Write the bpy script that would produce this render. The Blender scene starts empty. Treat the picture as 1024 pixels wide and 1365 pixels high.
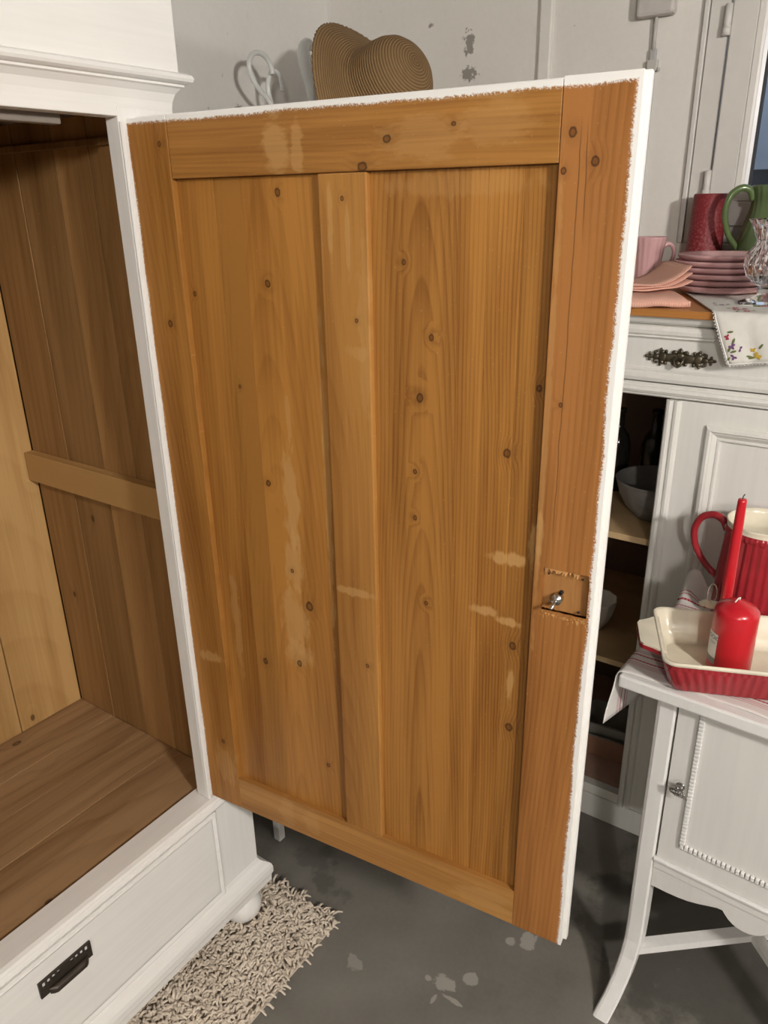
import bpy, bmesh, math, random
from mathutils import Vector, Matrix
rng = random.Random(7)
scene = bpy.context.scene
col = scene.collection

# ------------------------------------------------------------------ camera
YAW, PITCH, ROLL = math.radians(35.161), math.radians(21.955), math.radians(1.0775)
fw = Vector((math.cos(PITCH)*math.cos(YAW), math.cos(PITCH)*math.sin(YAW), -math.sin(PITCH)))
rt = fw.cross(Vector((0, 0, 1))).normalized()
dn = fw.cross(rt)
r2 = rt*math.cos(ROLL) + dn*math.sin(ROLL)
d2 = -rt*math.sin(ROLL) + dn*math.cos(ROLL)
cam_data = bpy.data.cameras.new('camera')
cam = bpy.data.objects.new('camera', cam_data)
col.objects.link(cam)
M = Matrix.Identity(4)
for i in range(3):
    M[i][0] = r2[i]; M[i][1] = -d2[i]; M[i][2] = -fw[i]
M.translation = (-0.8461, -1.0623, 1.6010)
cam.matrix_world = M
cam_data.sensor_fit = 'VERTICAL'
cam_data.sensor_height = 36.0
cam_data.lens = 1021.0/1365.0*36.0
cam_data.clip_start = 0.02
scene.camera = cam
scene.cycles.max_bounces = 8
scene.cycles.diffuse_bounces = 4
scene.cycles.transmission_bounces = 6

# ------------------------------------------------------------------ world, exposure
scene.view_settings.view_transform = 'Standard'
scene.view_settings.look = 'None'
scene.view_settings.gamma = 1.0
scene.view_settings.use_curve_mapping = False
scene.view_settings.exposure = 0.0
LAMP_STRENGTH = 430.0
LAMP_POS = (-0.95, -2.70, 2.16)
LAMP2_STRENGTH = 320.0
LAMP2_POS = (-3.2, -2.6, 2.20)
world = bpy.data.worlds.new('sky'); scene.world = world
world.use_nodes = True
wb = world.node_tree.nodes['Background']
wb.inputs[0].default_value = (0.74, 0.85, 1.0, 1); wb.inputs[1].default_value = 0.75

# ------------------------------------------------------------------ object helpers
def link(o, parent=None):
    col.objects.link(o)
    if parent is not None: o.parent = parent
    return o
def tag(o, label=None, cat=None, group=None, kind=None):
    if label: o['label'] = label
    if cat: o['category'] = cat
    if group: o['group'] = group
    if kind: o['kind'] = kind
    return o
def thing(name, label, cat, loc=(0, 0, 0), rz=0.0, group=None):
    o = bpy.data.objects.new(name, None)
    o.empty_display_size = 0.05
    o.location = loc; o.rotation_euler = (0, 0, rz)
    link(o); return tag(o, label, cat, group)

def spline(pts, k=5):
    P = [Vector(p) for p in pts]; P = [P[0]*2-P[1]]+P+[P[-1]*2-P[-2]]; out = []
    for i in range(1, len(P)-2):
        for q in range(k):
            t = q/k; a, b, c, d = P[i-1], P[i], P[i+1], P[i+2]
            out.append(0.5*((2*b)+(c-a)*t+(2*a-5*b+4*c-d)*t*t+(3*b-a-3*c+d)*t**3))
    out.append(P[-2]); return out
def lerpr(r, k=5):
    out = []
    for i in range(len(r)-1): out += [r[i]+(r[i+1]-r[i])*q/k for q in range(k)]
    return out+[r[-1]]

class MB:
    """collects shapes; build() links them as ONE mesh object"""
    def __init__(s): s.v = []; s.f = []; s.m = []; s.sm = []
    def add(s, verts, faces, mi=0, smooth=False):
        b = len(s.v); s.v += [tuple(p) for p in verts]
        for f in faces:
            s.f.append(tuple(b+i for i in f)); s.m.append(mi); s.sm.append(smooth)
        return s
    def box(s, x0, x1, y0, y1, z0, z1, bev=0.0, mi=0):
        if bev <= 0:
            v = [(x0,y0,z0),(x1,y0,z0),(x1,y1,z0),(x0,y1,z0),(x0,y0,z1),(x1,y0,z1),(x1,y1,z1),(x0,y1,z1)]
            return s.add(v, [(0,3,2,1),(4,5,6,7),(0,1,5,4),(1,2,6,5),(2,3,7,6),(3,0,4,7)], mi)
        bm = bmesh.new(); bmesh.ops.create_cube(bm, size=1)
        for w in bm.verts:
            w.co = Vector(((x0+x1)/2+w.co.x*(x1-x0), (y0+y1)/2+w.co.y*(y1-y0), (z0+z1)/2+w.co.z*(z1-z0)))
        bmesh.ops.bevel(bm, geom=list(bm.edges), offset=bev, segments=2, affect='EDGES', profile=0.5)
        s.bm(bm, mi); return s
    def bm(s, bm, mi=0, smooth=False):
        bm.verts.index_update()
        s.add([w.co for w in bm.verts], [[w.index for w in f.verts] for f in bm.faces], mi, smooth); bm.free()
    def prism(s, pts, axis, t0, t1, mi=0, smooth=False):
        """2-D outline pts extruded along axis; (a,b) are the two other axes in xyz order"""
        n = len(pts); v = []
        for t in (t0, t1):
            for a, b in pts:
                v.append({'x': (t, a, b), 'y': (a, t, b), 'z': (a, b, t)}[axis])
        f = [(i, (i+1) % n, n+(i+1) % n, n+i) for i in range(n)]
        s.add(v, f, mi, smooth); s.add(v, [tuple(range(n))[::-1], tuple(range(n, 2*n))], mi)
        return s
    def tube(s, pts, r, n=8, mi=0, closed=False, caps=True):
        pts = [Vector(p) for p in pts]; N = len(pts)
        rr = r if isinstance(r, (list, tuple)) else [r]*N
        v = []; up = None
        for i, p in enumerate(pts):
            if closed: t = (pts[(i+1) % N]-pts[i-1]).normalized()
            else: t = (pts[min(i+1, N-1)]-pts[max(i-1, 0)]).normalized()
            if up is None: up = t.orthogonal().normalized()
            up = (up - t*up.dot(t)).normalized(); sd = t.cross(up)
            for k in range(n):
                a = 2*math.pi*k/n; v.append(p + (up*math.cos(a)+sd*math.sin(a))*rr[i])
        f = []
        for i in range(N if closed else N-1):
            j = (i+1) % N
            for k in range(n): f.append((i*n+k, i*n+(k+1) % n, j*n+(k+1) % n, j*n+k))
        if caps and not closed:
            f.append(tuple(range(n))[::-1]); f.append(tuple((N-1)*n+k for k in range(n)))
        return s.add(v, f, mi, True)
    def lathe(s, prof, n=32, c=(0, 0, 0), mi=0, rad=None, smooth=True):
        """prof: (r,z) list; rad(r,z,angle)->r optional"""
        v = []; f = []; P = len(prof)
        for i, (r, z) in enumerate(prof):
            for k in range(n):
                a = 2*math.pi*k/n; q = rad(r, z, a, i) if rad else r
                v.append((c[0]+q*math.cos(a), c[1]+q*math.sin(a), c[2]+z))
        for i in range(P-1):
            for k in range(n): f.append((i*n+k, i*n+(k+1) % n, (i+1)*n+(k+1) % n, (i+1)*n+k))
        if prof[0][0] < 1e-4 or True: f.append(tuple(range(n))[::-1])
        if prof[-1][0] > -1: f.append(tuple((P-1)*n+k for k in range(n)))
        return s.add(v, f, mi, smooth)
    def sphere(s, c, r, n=16, m=10, mi=0):
        rx, ry, rz = r if isinstance(r, tuple) else (r, r, r)
        v = []; f = []
        for i in range(m+1):
            t = math.pi*(i/m)*0.998+0.003
            for k in range(n):
                a = 2*math.pi*k/n
                v.append((c[0]+rx*math.sin(t)*math.cos(a), c[1]+ry*math.sin(t)*math.sin(a), c[2]-rz*math.cos(t)))
        for i in range(m):
            for k in range(n): f.append((i*n+k, i*n+(k+1) % n, (i+1)*n+(k+1) % n, (i+1)*n+k))
        f.append(tuple(range(n))[::-1]); f.append(tuple(m*n+k for k in range(n)))
        return s.add(v, f, mi, True)
    def rect_frame(s, x0, x1, z0, z1, prof, y0, mi=0):
        """mitred moulding in the xz plane; prof: (inset, rise towards -y)"""
        v = []; P = len(prof)
        for i, h in prof:
            for x, z in ((x0+i, z0+i), (x1-i, z0+i), (x1-i, z1-i), (x0+i, z1-i)): v.append((x, y0-h, z))
        f = []
        for p in range(P-1):
            for k in range(4): f.append((p*4+k, p*4+(k+1) % 4, (p+1)*4+(k+1) % 4, (p+1)*4+k))
        return s.add(v, f, mi)
    def wrap(s, xl, xr, yf, yb, prof, mi=0):
        """moulding wrapped round left side, front and right side; prof: closed (outset, z) loop"""
        v = []; P = len(prof)
        for o, z in prof: v += [(xl-o, yb, z), (xl-o, yf-o, z), (xr+o, yf-o, z), (xr+o, yb, z)]
        f = []
        for p in range(P):
            q = (p+1) % P
            for k in range(3): f.append((p*4+k, p*4+k+1, q*4+k+1, q*4+k))
        f.append(tuple(p*4 for p in range(P))); f.append(tuple(p*4+3 for p in range(P))[::-1])
        return s.add(v, f, mi)
    def build(s, name, mat, parent=None, loc=None, rot=None, fix=True):
        me = bpy.data.meshes.new(name); me.from_pydata(s.v, [], s.f)
        for m in (mat if isinstance(mat, (list, tuple)) else [mat]): me.materials.append(m)
        for p, mi, sm in zip(me.polygons, s.m, s.sm): p.material_index = mi; p.use_smooth = sm
        if fix:
            bm = bmesh.new(); bm.from_mesh(me); bmesh.ops.recalc_face_normals(bm, faces=bm.faces); bm.to_mesh(me); bm.free()
        me.update()
        o = bpy.data.objects.new(name, me)
        if loc: o.location = loc
        if rot: o.rotation_euler = rot
        return link(o, parent)

# ------------------------------------------------------------------ material helpers
class NT:
    def __init__(s, name):
        s.mat = bpy.data.materials.new(name); s.mat.use_nodes = True
        s.t = s.mat.node_tree; s.bsdf = s.t.nodes['Principled BSDF']
    def new(s, typ, **kw):
        n = s.t.nodes.new(typ)
        for k, v in kw.items(): setattr(n, k, v)
        return n
    def put(s, sock, v):
        if hasattr(v, 'is_output'): s.t.links.new(v, sock)
        elif isinstance(v, (tuple, list)) and len(v) == 3 and sock.type == 'RGBA': sock.default_value = (*v, 1)
        else: sock.default_value = v
    def math(s, op, a, b=0.0, c=None, clamp=False):
        n = s.new('ShaderNodeMath', operation=op, use_clamp=clamp)
        s.put(n.inputs[0], a); s.put(n.inputs[1], b)
        if c is not None: s.put(n.inputs[2], c)
        return n.outputs[0]
    def vmath(s, op, a, b=(0, 0, 0)):
        n = s.new('ShaderNodeVectorMath', operation=op); s.put(n.inputs[0], a); s.put(n.inputs[1], b)
        return n.outputs['Value'] if op in ('LENGTH', 'DISTANCE') else n.outputs[0]
    def comb(s, x, y, z=0.0):
        n = s.new('ShaderNodeCombineXYZ'); s.put(n.inputs[0], x); s.put(n.inputs[1], y); s.put(n.inputs[2], z); return n.outputs[0]
    def noise(s, vec, scale=1.0, detail=3.0, rough=0.5, out='Fac'):
        n = s.new('ShaderNodeTexNoise'); s.put(n.inputs['Vector'], vec)
        n.inputs['Scale'].default_value = scale; n.inputs['Detail'].default_value = detail; n.inputs['Roughness'].default_value = rough
        return n.outputs[out]
    def rng(s, v, a, b, c=0.0, d=1.0, smooth=True):
        n = s.new('ShaderNodeMapRange', interpolation_type='SMOOTHSTEP' if smooth else 'LINEAR')
        s.put(n.inputs[0], v); n.inputs[1].default_value = a; n.inputs[2].default_value = b
        n.inputs[3].default_value = c; n.inputs[4].default_value = d; return n.outputs[0]
    def mix(s, fac, a, b, mode='MIX'):
        n = s.new('ShaderNodeMix', data_type='RGBA', blend_type=mode)
        s.put(n.inputs[0], fac); s.put(n.inputs[6], a); s.put(n.inputs[7], b); return n.outputs[2]
    def ramp(s, v, pts):
        n = s.new('ShaderNodeValToRGB'); s.put(n.inputs[0], v); cr = n.color_ramp
        while len(cr.elements) < len(pts): cr.elements.new(0.5)
        for e, (p, c) in zip(cr.elements, pts): e.position = p; e.color = (c, c, c, 1) if not isinstance(c, tuple) else (*c, 1)
        return n.outputs[0]
    def obj(s): return s.new('ShaderNodeTexCoord').outputs['Object']
    def sep(s, v):
        n = s.new('ShaderNodeSeparateXYZ'); s.put(n.inputs[0], v); return n.outputs
    def bump(s, h, strength=0.2, dist=0.002):
        n = s.new('ShaderNodeBump'); n.inputs['Strength'].default_value = strength; n.inputs['Distance'].default_value = dist
        s.put(n.inputs['Height'], h); s.t.links.new(n.outputs[0], s.bsdf.inputs['Normal'])
    def set(s, color=None, rough=None, **kw):
        if color is not None: s.put(s.bsdf.inputs['Base Color'], color)
        if rough is not None: s.put(s.bsdf.inputs['Roughness'], rough)
        for k, v in kw.items(): s.put(s.bsdf.inputs[k.replace('_', ' ')], v)
        return s.mat

def plain(name, color, rough=0.5, var=0.06, scale=30.0, bump=0.05, **kw):
    n = NT(name); o = n.obj(); q = n.noise(o, scale, 4.0)
    f = n.rng(q, 0.3, 0.7, 1.0-var, 1.0+var, False)
    c = n.mix(1.0, color, n.comb(f, f, f), 'MULTIPLY')
    if bump: n.bump(q, bump, 0.002)
    return n.set(c, rough, **kw)

PALE = (0.56, 0.33, 0.125)
def pine(name, light, dark, axis='z', knots=(), stains=(), u0=0.0, k=0.05, c=0.05, freq=170.0, paint=None, rough=0.42,
         cracks=(), random_tint=0.0, auto_knots=False, ring_amt=0.20, perp='x', sheen=0.25):
    n = NT(name); X = n.sep(n.obj())
    ax = {'x': 0, 'y': 1, 'z': 2}
    u, v = X[ax[perp]], X[ax[axis]]
    ri = n.new('ShaderNodeObjectInfo').outputs['Random']
    ro = n.math('MULTIPLY', ri, 23.0)
    if auto_knots: v = n.math('ADD', v, ro); 
    wob = n.math('SUBTRACT', n.noise(n.comb(n.math('MULTIPLY', u, 4.0), n.math('MULTIPLY', v, 1.1), ro), 1.0, 3.0), 0.5)
    up = n.math('ADD', n.math('SUBTRACT', u, u0), n.math('MULTIPLY', wob, 0.035))
    if auto_knots: up = n.math('ADD', up, n.math('MULTIPLY', n.math('SUBTRACT', ri, 0.5), 0.2))
    drift = n.noise(n.comb(0.3, n.math('MULTIPLY', v, 0.8), ro), 1.0, 2.0)
    w = n.math('ADD', n.math('ADD', n.math('MULTIPLY', v, k), c), n.math('MULTIPLY', drift, 0.07))
    r = n.math('SQRT', n.math('ADD', n.math('MULTIPLY', up, up), n.math('MULTIPLY', w, w)))
    kmask = None; kring = None
    uv = n.comb(u, v, 0.0)
    if knots: knz = n.math('ADD', n.math('MULTIPLY', n.noise(n.comb(n.math('MULTIPLY', u, 160.0), n.math('MULTIPLY', v, 120.0), 3.0), 1.0, 2.0), 0.7), 0.85)
    for (ku, kv, kr) in knots:
        d = n.vmath('LENGTH', n.vmath('MULTIPLY', n.vmath('SUBTRACT', uv, (ku, kv, 0)), (1/kr, 0.8/kr, 0)) if axis != 'x' else
                    n.vmath('MULTIPLY', n.vmath('SUBTRACT', uv, (ku, kv, 0)), (1/kr, 0.8/kr, 0)))
        d = n.math('MULTIPLY', d, knz)
        inf = n.rng(d, 0.6, 4.0, 0.006, 0.0)
        r = n.math('ADD', r, inf)
        mk = n.rng(d, 0.5, 1.05, 0.8, 0.0); rg = n.rng(n.math('ABSOLUTE', n.math('SUBTRACT', d, 0.65)), 0.05, 0.3, 0.8, 0.0)
        hal = n.rng(d, 0.9, 3.2, 0.16, 0.0); mk = n.math('MAXIMUM', mk, hal)
        kmask = mk if kmask is None else n.math('MAXIMUM', kmask, mk)
        kring = rg if kring is None else n.math('MAXIMUM', kring, rg)
    if auto_knots:
        vo = n.new('ShaderNodeTexVoronoi'); vo.voronoi_dimensions = '3D'
        n.put(vo.inputs['Vector'], n.comb(n.math('MULTIPLY', u, 8.0), n.math('MULTIPLY', v, 5.0), ro)); vo.inputs['Scale'].default_value = 1.0
        d = n.math('MULTIPLY', vo.outputs['Distance'], 13.0)
        r = n.math('ADD', r, n.rng(d, 0.6, 4.0, 0.009, 0.0))
        kmask = n.math('MAXIMUM', n.rng(d, 0.4, 0.9, 0.8, 0.0), n.rng(d, 0.8, 2.6, 0.16, 0.0)); kring = n.rng(n.math('ABSOLUTE', n.math('SUBTRACT', d, 0.55)), 0.05, 0.3, 0.7, 0.0)
    ring = n.math('FRACT', n.math('MULTIPLY', r, freq))
    late = n.ramp(ring, [(0.0, 0.1), (0.45, 0.16), (0.9, 1.0), (1.0, 0.1)])
    fib = n.noise(n.comb(n.math('MULTIPLY', u, 260.0), n.math('MULTIPLY', v, 5.0), ro), 1.0, 3.0)
    broad = n.noise(n.comb(n.math('MULTIPLY', u, 26.0), n.math('MULTIPLY', v, 1.1), ro), 1.0, 4.0, 0.6)
    f = n.math('ADD', n.math('MULTIPLY', late, ring_amt), n.math('MULTIPLY', n.math('SUBTRACT', fib, 0.5), 0.7))
    wide = n.noise(n.comb(n.math('MULTIPLY', u, 9.0), n.math('MULTIPLY', v, 1.3), n.math('ADD', ro, 4.0)), 1.0, 2.0)
    f = n.math('ADD', f, n.math('MULTIPLY', n.math('SUBTRACT', wide, 0.48), 1.5))
    f = n.math('ADD', f, n.math('MULTIPLY', n.math('SUBTRACT', broad, 0.40), 1.9), clamp=True)
    colr = n.mix(f, light, dark)
    if random_tint:
        rt_ = n.math('ADD', n.math('MULTIPLY', ri, random_tint), 1.0-random_tint*0.5)
        colr = n.mix(1.0, colr, n.comb(rt_, rt_, rt_), 'MULTIPLY')
    speck = n.rng(n.noise(n.comb(n.math('MULTIPLY', u, 330.0), n.math('MULTIPLY', v, 200.0), 0.0), 1.0, 1.0), 0.71, 0.78)
    colr = n.mix(n.math('MULTIPLY', speck, 0.35), colr, PALE)
    if stains: nz = n.noise(n.comb(n.math('MULTIPLY', u, 70.0), n.math('MULTIPLY', v, 22.0), 0.0), 1.0, 3.0, 0.6)
    for (su, sv, ru, rv, st) in stains:
        d = n.vmath('LENGTH', n.vmath('MULTIPLY', n.vmath('SUBTRACT', uv, (su, sv, 0)), (1/ru, 1/rv, 0)))
        d = n.math('ADD', d, n.math('MULTIPLY', n.math('SUBTRACT', nz, 0.5), 2.0))
        colr = n.mix(n.rng(d, 0.6, 1.15, st*0.85, 0.0), colr, PALE)
    for (cu_, v0_, v1_, sl_) in cracks:
        wv_ = n.noise(n.comb(0.7, n.math('MULTIPLY', v, 14.0), 0.0), 1.0, 3.0)
        dd_ = n.math('ABSOLUTE', n.math('SUBTRACT', n.math('ADD', n.math('SUBTRACT', u, cu_), n.math('MULTIPLY', n.math('SUBTRACT', v, v0_), sl_)), n.math('MULTIPLY', n.math('SUBTRACT', wv_, 0.5), 0.006)))
        cm_ = n.math('MULTIPLY', n.rng(dd_, 0.0003, 0.0011, 1.0, 0.0), n.math('MULTIPLY', n.rng(v, v0_, v0_+0.05), n.rng(v, v1_-0.05, v1_, 1.0, 0.0)))
        colr = n.mix(n.math('MULTIPLY', cm_, 0.55), colr, (0.05, 0.02, 0.008))
    if kmask is not None:
        colr = n.mix(n.math('MULTIPLY', kmask, 0.75), colr, (dark[0]*0.42, dark[1]*0.33, dark[2]*0.3))
        colr = n.mix(n.math('MULTIPLY', kring, 0.85), colr, (0.035, 0.017, 0.008))
    rgh = rough
    if paint:
        a = n.noise(n.comb(n.math('MULTIPLY', X[0], 150.0), n.math('MULTIPLY', X[2], 150.0), 2.0), 1.0, 6.0, 0.75)
        b = n.noise(n.comb(n.math('MULTIPLY', X[0], 9.0), n.math('MULTIPLY', X[2], 9.0), 5.0), 1.0, 2.0)
        e = None
        for (kind, pos, amp) in paint:
            base = {'top': lambda: n.math('SUBTRACT', X[2], pos), 'right': lambda: n.math('SUBTRACT', X[0], pos), 'left': lambda: n.math('SUBTRACT', pos, X[0])}[kind]()
            q = n.math('ADD', base, n.math('MULTIPLY', n.math('SUBTRACT', a, 0.5), amp)); q = n.math('ADD', q, n.math('MULTIPLY', n.math('SUBTRACT', b, 0.5), amp*1.1))
            e = q if e is None else n.math('MAXIMUM', e, q)
        pm = n.math('MULTIPLY', n.rng(e, -0.0035, 0.0015), n.math('MAXIMUM', n.rng(e, -0.001, 0.002), n.rng(n.noise(n.comb(n.math('MULTIPLY', X[0], 420.0), n.math('MULTIPLY', X[2], 420.0), 1.0), 1.0, 2.0), 0.45, 0.6)))
        colr = n.mix(pm, colr, (0.83, 0.82, 0.79))
    n.bump(fib, 0.14, 0.0015)
    return n.set(colr, rgh, Specular_IOR_Level=sheen)

# ------------------------------------------------------------------ materials
def paint_mat(name, color, rough=0.38, streak='z', bump=0.06):
    n = NT(name); X = n.sep(n.obj())
    sc = {'x': (4, 90, 90), 'y': (90, 4, 90), 'z': (90, 90, 4)}[streak]
    st = n.noise(n.comb(n.math('MULTIPLY', X[0], sc[0]), n.math('MULTIPLY', X[1], sc[1]), n.math('MULTIPLY', X[2], sc[2])), 1.0, 3.0)
    big = n.noise(n.obj(), 6.0, 3.0)
    f = n.math('ADD', n.rng(st, 0.3, 0.7, 0.97, 1.02, False), n.rng(big, 0.3, 0.7, -0.02, 0.02, False))
    n.bump(n.math('ADD', st, n.math('MULTIPLY', n.noise(n.obj(), 140.0, 2.0), 0.4)), bump, 0.001)
    return n.set(n.mix(1.0, color, n.comb(f, f, f), 'MULTIPLY'), rough, Specular_IOR_Level=0.35)
M_WHITE = paint_mat('white_paint', (0.80, 0.785, 0.755))
M_WHITEX = paint_mat('white_paint_horizontal', (0.80, 0.785, 0.755), streak='x')
M_CREAMW = paint_mat('chalk_white_paint', (0.74, 0.73, 0.69), 0.45)
M_WALL = None
def wall_mat(name, color, chips):
    n = NT(name); o = n.obj(); X = n.sep(o)
    big = n.noise(o, 2.2, 4.0); fine = n.noise(o, 55.0, 4.0, 0.6)
    f = n.math('ADD', n.rng(big, 0.3, 0.7, 0.95, 1.03, False), n.rng(fine, 0.3, 0.7, -0.015, 0.015, False))
    c = n.mix(1.0, color, n.comb(f, f, f), 'MULTIPLY')
    spk = n.rng(n.noise(o, 38.0, 2.0), 0.74, 0.79)
    c = n.mix(n.math('MULTIPLY', spk, 0.45), c, (0.22, 0.19, 0.16))
    for (p, s) in chips:
        d = n.vmath('LENGTH', n.vmath('MULTIPLY', n.vmath('SUBTRACT', o, p), s))
        d = n.math('ADD', d, n.math('MULTIPLY', n.math('SUBTRACT', n.noise(o, 60.0, 4.0, 0.65), 0.5), 2.6))
        c = n.mix(n.rng(d, 0.5, 0.75, 0.75, 0.0), c, (0.17, 0.145, 0.12))
    n.bump(n.math('ADD', n.math('MULTIPLY', big, 2.0), n.noise(o, 26.0, 4.0)), 0.35, 0.006)
    return n.set(c, 0.55, Specular_IOR_Level=0.3)
M_WALLB = wall_mat('plaster_wall_back', (0.78, 0.76, 0.725), [((0.985, 0.72, 1.865), (40, 40, 60))])
M_WALLR = wall_mat('plaster_wall_right', (0.76, 0.735, 0.69), [((1.42, 0.20, 2.03), (40, 38, 26)), ((1.42, 0.20, 1.95), (40, 26, 40)), ((1.42, 0.33, 2.09), (60, 70, 70))])
M_CEIL = plain('ceiling_boards_grey', (0.22, 0.205, 0.185), 0.8)
M_WALLD = wall_mat('plaster_wall_dark', (0.17, 0.158, 0.14), [])
def concrete():
    n = NT('concrete'); o = n.obj()
    big = n.noise(o, 1.6, 5.0, 0.6); med = n.noise(o, 7.0, 5.0, 0.6); fine = n.noise(o, 90.0, 3.0)
    f = n.math('ADD', n.math('MULTIPLY', big, 0.6), n.math('ADD', n.math('MULTIPLY', med, 0.3), n.math('MULTIPLY', fine, 0.12)))
    c = n.ramp(f, [(0.3, (0.10, 0.092, 0.079)), (0.5, (0.175, 0.163, 0.141)), (0.72, (0.235, 0.22, 0.192))])
    pt = n.noise(n.vmath('ADD', o, (3.1, 1.7, 0)), 5.5, 4.0, 0.55)
    c = n.mix(n.rng(pt, 0.67, 0.69, 0.0, 0.55), c, (0.40, 0.37, 0.33))
    dk = n.noise(n.vmath('ADD', o, (7.3, 2.2, 0)), 4.0, 5.0, 0.6)
    c = n.mix(n.rng(dk, 0.60, 0.66, 0.0, 0.55), c, (0.085, 0.078, 0.067))
    dk2 = n.vmath('LENGTH', n.vmath('MULTIPLY', n.vmath('SUBTRACT', o, (0.62, -0.95, 0)), (3.4, 3.0, 0)))  # dark patch under the washstand: floor stains, plus its shade painted into the colour
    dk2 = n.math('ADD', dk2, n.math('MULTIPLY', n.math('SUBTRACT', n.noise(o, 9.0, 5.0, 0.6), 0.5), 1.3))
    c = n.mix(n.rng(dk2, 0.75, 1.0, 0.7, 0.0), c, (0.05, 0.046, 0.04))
    for (px, py, rx, ry) in ((0.185, -0.475, 0.022, 0.03), (0.225, -0.52, 0.018, 0.02), (0.175, -0.44, 0.008, 0.008), (0.16, -0.51, 0.006, 0.03), (0.14, -0.475, 0.015, 0.006), (0.385, -0.585, 0.03, 0.022), (0.36, -0.55, 0.014, 0.012)):
        d = n.vmath('LENGTH', n.vmath('MULTIPLY', n.vmath('SUBTRACT', o, (px, py, 0)), (1/rx, 1/ry, 0)))
        d = n.math('ADD', d, n.math('MULTIPLY', n.math('SUBTRACT', n.noise(o, 45.0, 4.0, 0.6), 0.5), 1.5))
        c = n.mix(n.rng(d, 0.7, 0.95, 0.7, 0.0), c, (0.42, 0.39, 0.35))
    n.bump(n.math('ADD', med, n.math('MULTIPLY', fine, 0.4)), 0.25, 0.003)
    return n.set(c, n.rng(med, 0.3, 0.7, 0.45, 0.7, False), Specular_IOR_Level=0.4)
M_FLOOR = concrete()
DL, DD = (0.40, 0.18, 0.040), (0.175, 0.064, 0.011)
W_D, H_D = 0.765, 1.30
PAINT = [('top', H_D-0.008, 0.010), ('right', W_D-0.0065, 0.009), ('left', 0.001, 0.007)]
M_HSTILE = pine('pine_hinge_stile', DL, DD, 'z', [(0.042, 0.997, 0.007), (0.063, 1.282-0.02, 0.005), (0.05, 0.16, 0.006)], [(0.096, 0.5, 0.012, 0.2, 0.35), (0.045, 0.36, 0.03, 0.012, 0.5), (0.05, 0.1, 0.03, 0.05, 0.3)], u0=-0.06, paint=PAINT)
M_LSTILE = pine('pine_lock_stile', (0.38, 0.16, 0.045), (0.19, 0.07, 0.015), 'z', [(0.692, 1.245, 0.007), (0.720, 1.214, 0.007), (0.684, 1.205, 0.005), (0.70, 0.93, 0.004)], [(0.683, 0.745, 0.006, 0.035, 0.5), (0.683, 0.9, 0.004, 0.35, 0.35)], u0=0.84, k=0.03, ring_amt=0.32, paint=PAINT, cracks=[(0.702, 0.72, 1.27, 0.0), (0.712, 1.12, 1.27, 0.02)])
M_TRAIL = pine('pine_top_rail', (0.40, 0.185, 0.045), (0.185, 0.068, 0.012), 'x', [(1.250, 0.451, 0.007), (1.219, 0.414, 0.009), (1.262, 0.544, 0.004)], [(1.25, 0.275, 0.04, 0.022, 0.55), (1.245, 0.312, 0.04, 0.01, 0.5), (1.25, 0.5, 0.03, 0.06, 0.3), (1.262, 0.60, 0.03, 0.05, 0.3)], perp='z', u0=1.12, k=0.03, freq=180, paint=PAINT)
M_BRAIL = pine('pine_bottom_rail', (0.45, 0.225, 0.065), (0.27, 0.112, 0.025), 'x', [], [(0.04, 0.2, 0.04, 0.02, 0.3), (0.04, 0.26, 0.04, 0.02, 0.25), (0.03, 0.62, 0.03, 0.06, 0.3)], perp='z', u0=-0.03, k=0.03, freq=70, paint=[('right', W_D-0.012, 0.01)])
M_MULL = pine('pine_mullion', (0.43, 0.205, 0.052), (0.23, 0.088, 0.017), 'z', [(0.381, 1.181, 0.004), (0.399, 0.446, 0.005), (0.398, 1.02, 0.004)], [(0.36, 1.15, 0.005, 0.05, 0.5), (0.388, 1.13, 0.005, 0.05, 0.5), (0.398, 0.975, 0.02, 0.012, 0.35), (0.378, 0.582, 0.042, 0.008, 0.55), (0.41, 1.0, 0.01, 0.15, 0.3)], u0=0.34, k=0.02, freq=200)
M_PANEL_L = pine('pine_panel_left', DL, DD, 'z', [(0.267, 1.191, 0.007), (0.238, 1.065, 0.007), (0.092, 1.045, 0.005), (0.167, 0.902, 0.004), (0.210, 0.742, 0.007), (0.247, 0.587, 0.005), (0.279, 0.525, 0.011), (0.249, 0.400, 0.008), (0.170, 0.381, 0.008), (0.3, 0.19, 0.006)],
                 [(0.255, 0.72, 0.016, 0.10, 0.6), (0.252, 0.60, 0.02, 0.06, 0.6), (0.246, 0.49, 0.03, 0.07, 0.55), (0.25, 0.42, 0.03, 0.03, 0.5), (0.26, 0.86, 0.006, 0.04, 0.4), (0.328, 0.75, 0.006, 0.3, 0.5), (0.11, 0.45, 0.01, 0.12, 0.3)], u0=0.235, k=0.05, c=0.02, random_tint=0.24)
M_PANEL_R = pine('pine_panel_right', DL, DD, 'z', [(0.469, 1.100, 0.005), (0.511, 1.002, 0.006), (0.667, 0.946, 0.006), (0.627, 0.852, 0.008), (0.493, 0.916, 0.008), (0.485, 0.804, 0.005), (0.485, 0.73, 0.005), (0.504, 0.588, 0.005), (0.649, 0.551, 0.008), (0.650, 0.402, 0.009)],
                 [(0.635, 0.693, 0.032, 0.011, 0.75), (0.672, 0.72, 0.008, 0.04, 0.6), (0.60, 0.60, 0.022, 0.009, 0.7), (0.64, 0.59, 0.02, 0.008, 0.7), (0.648, 0.478, 0.006, 0.035, 0.6), (0.55, 1.195, 0.13, 0.016, 0.22)], u0=0.495, k=0.03, c=-0.012, freq=200, ring_amt=0.42, random_tint=0.24)
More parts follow.
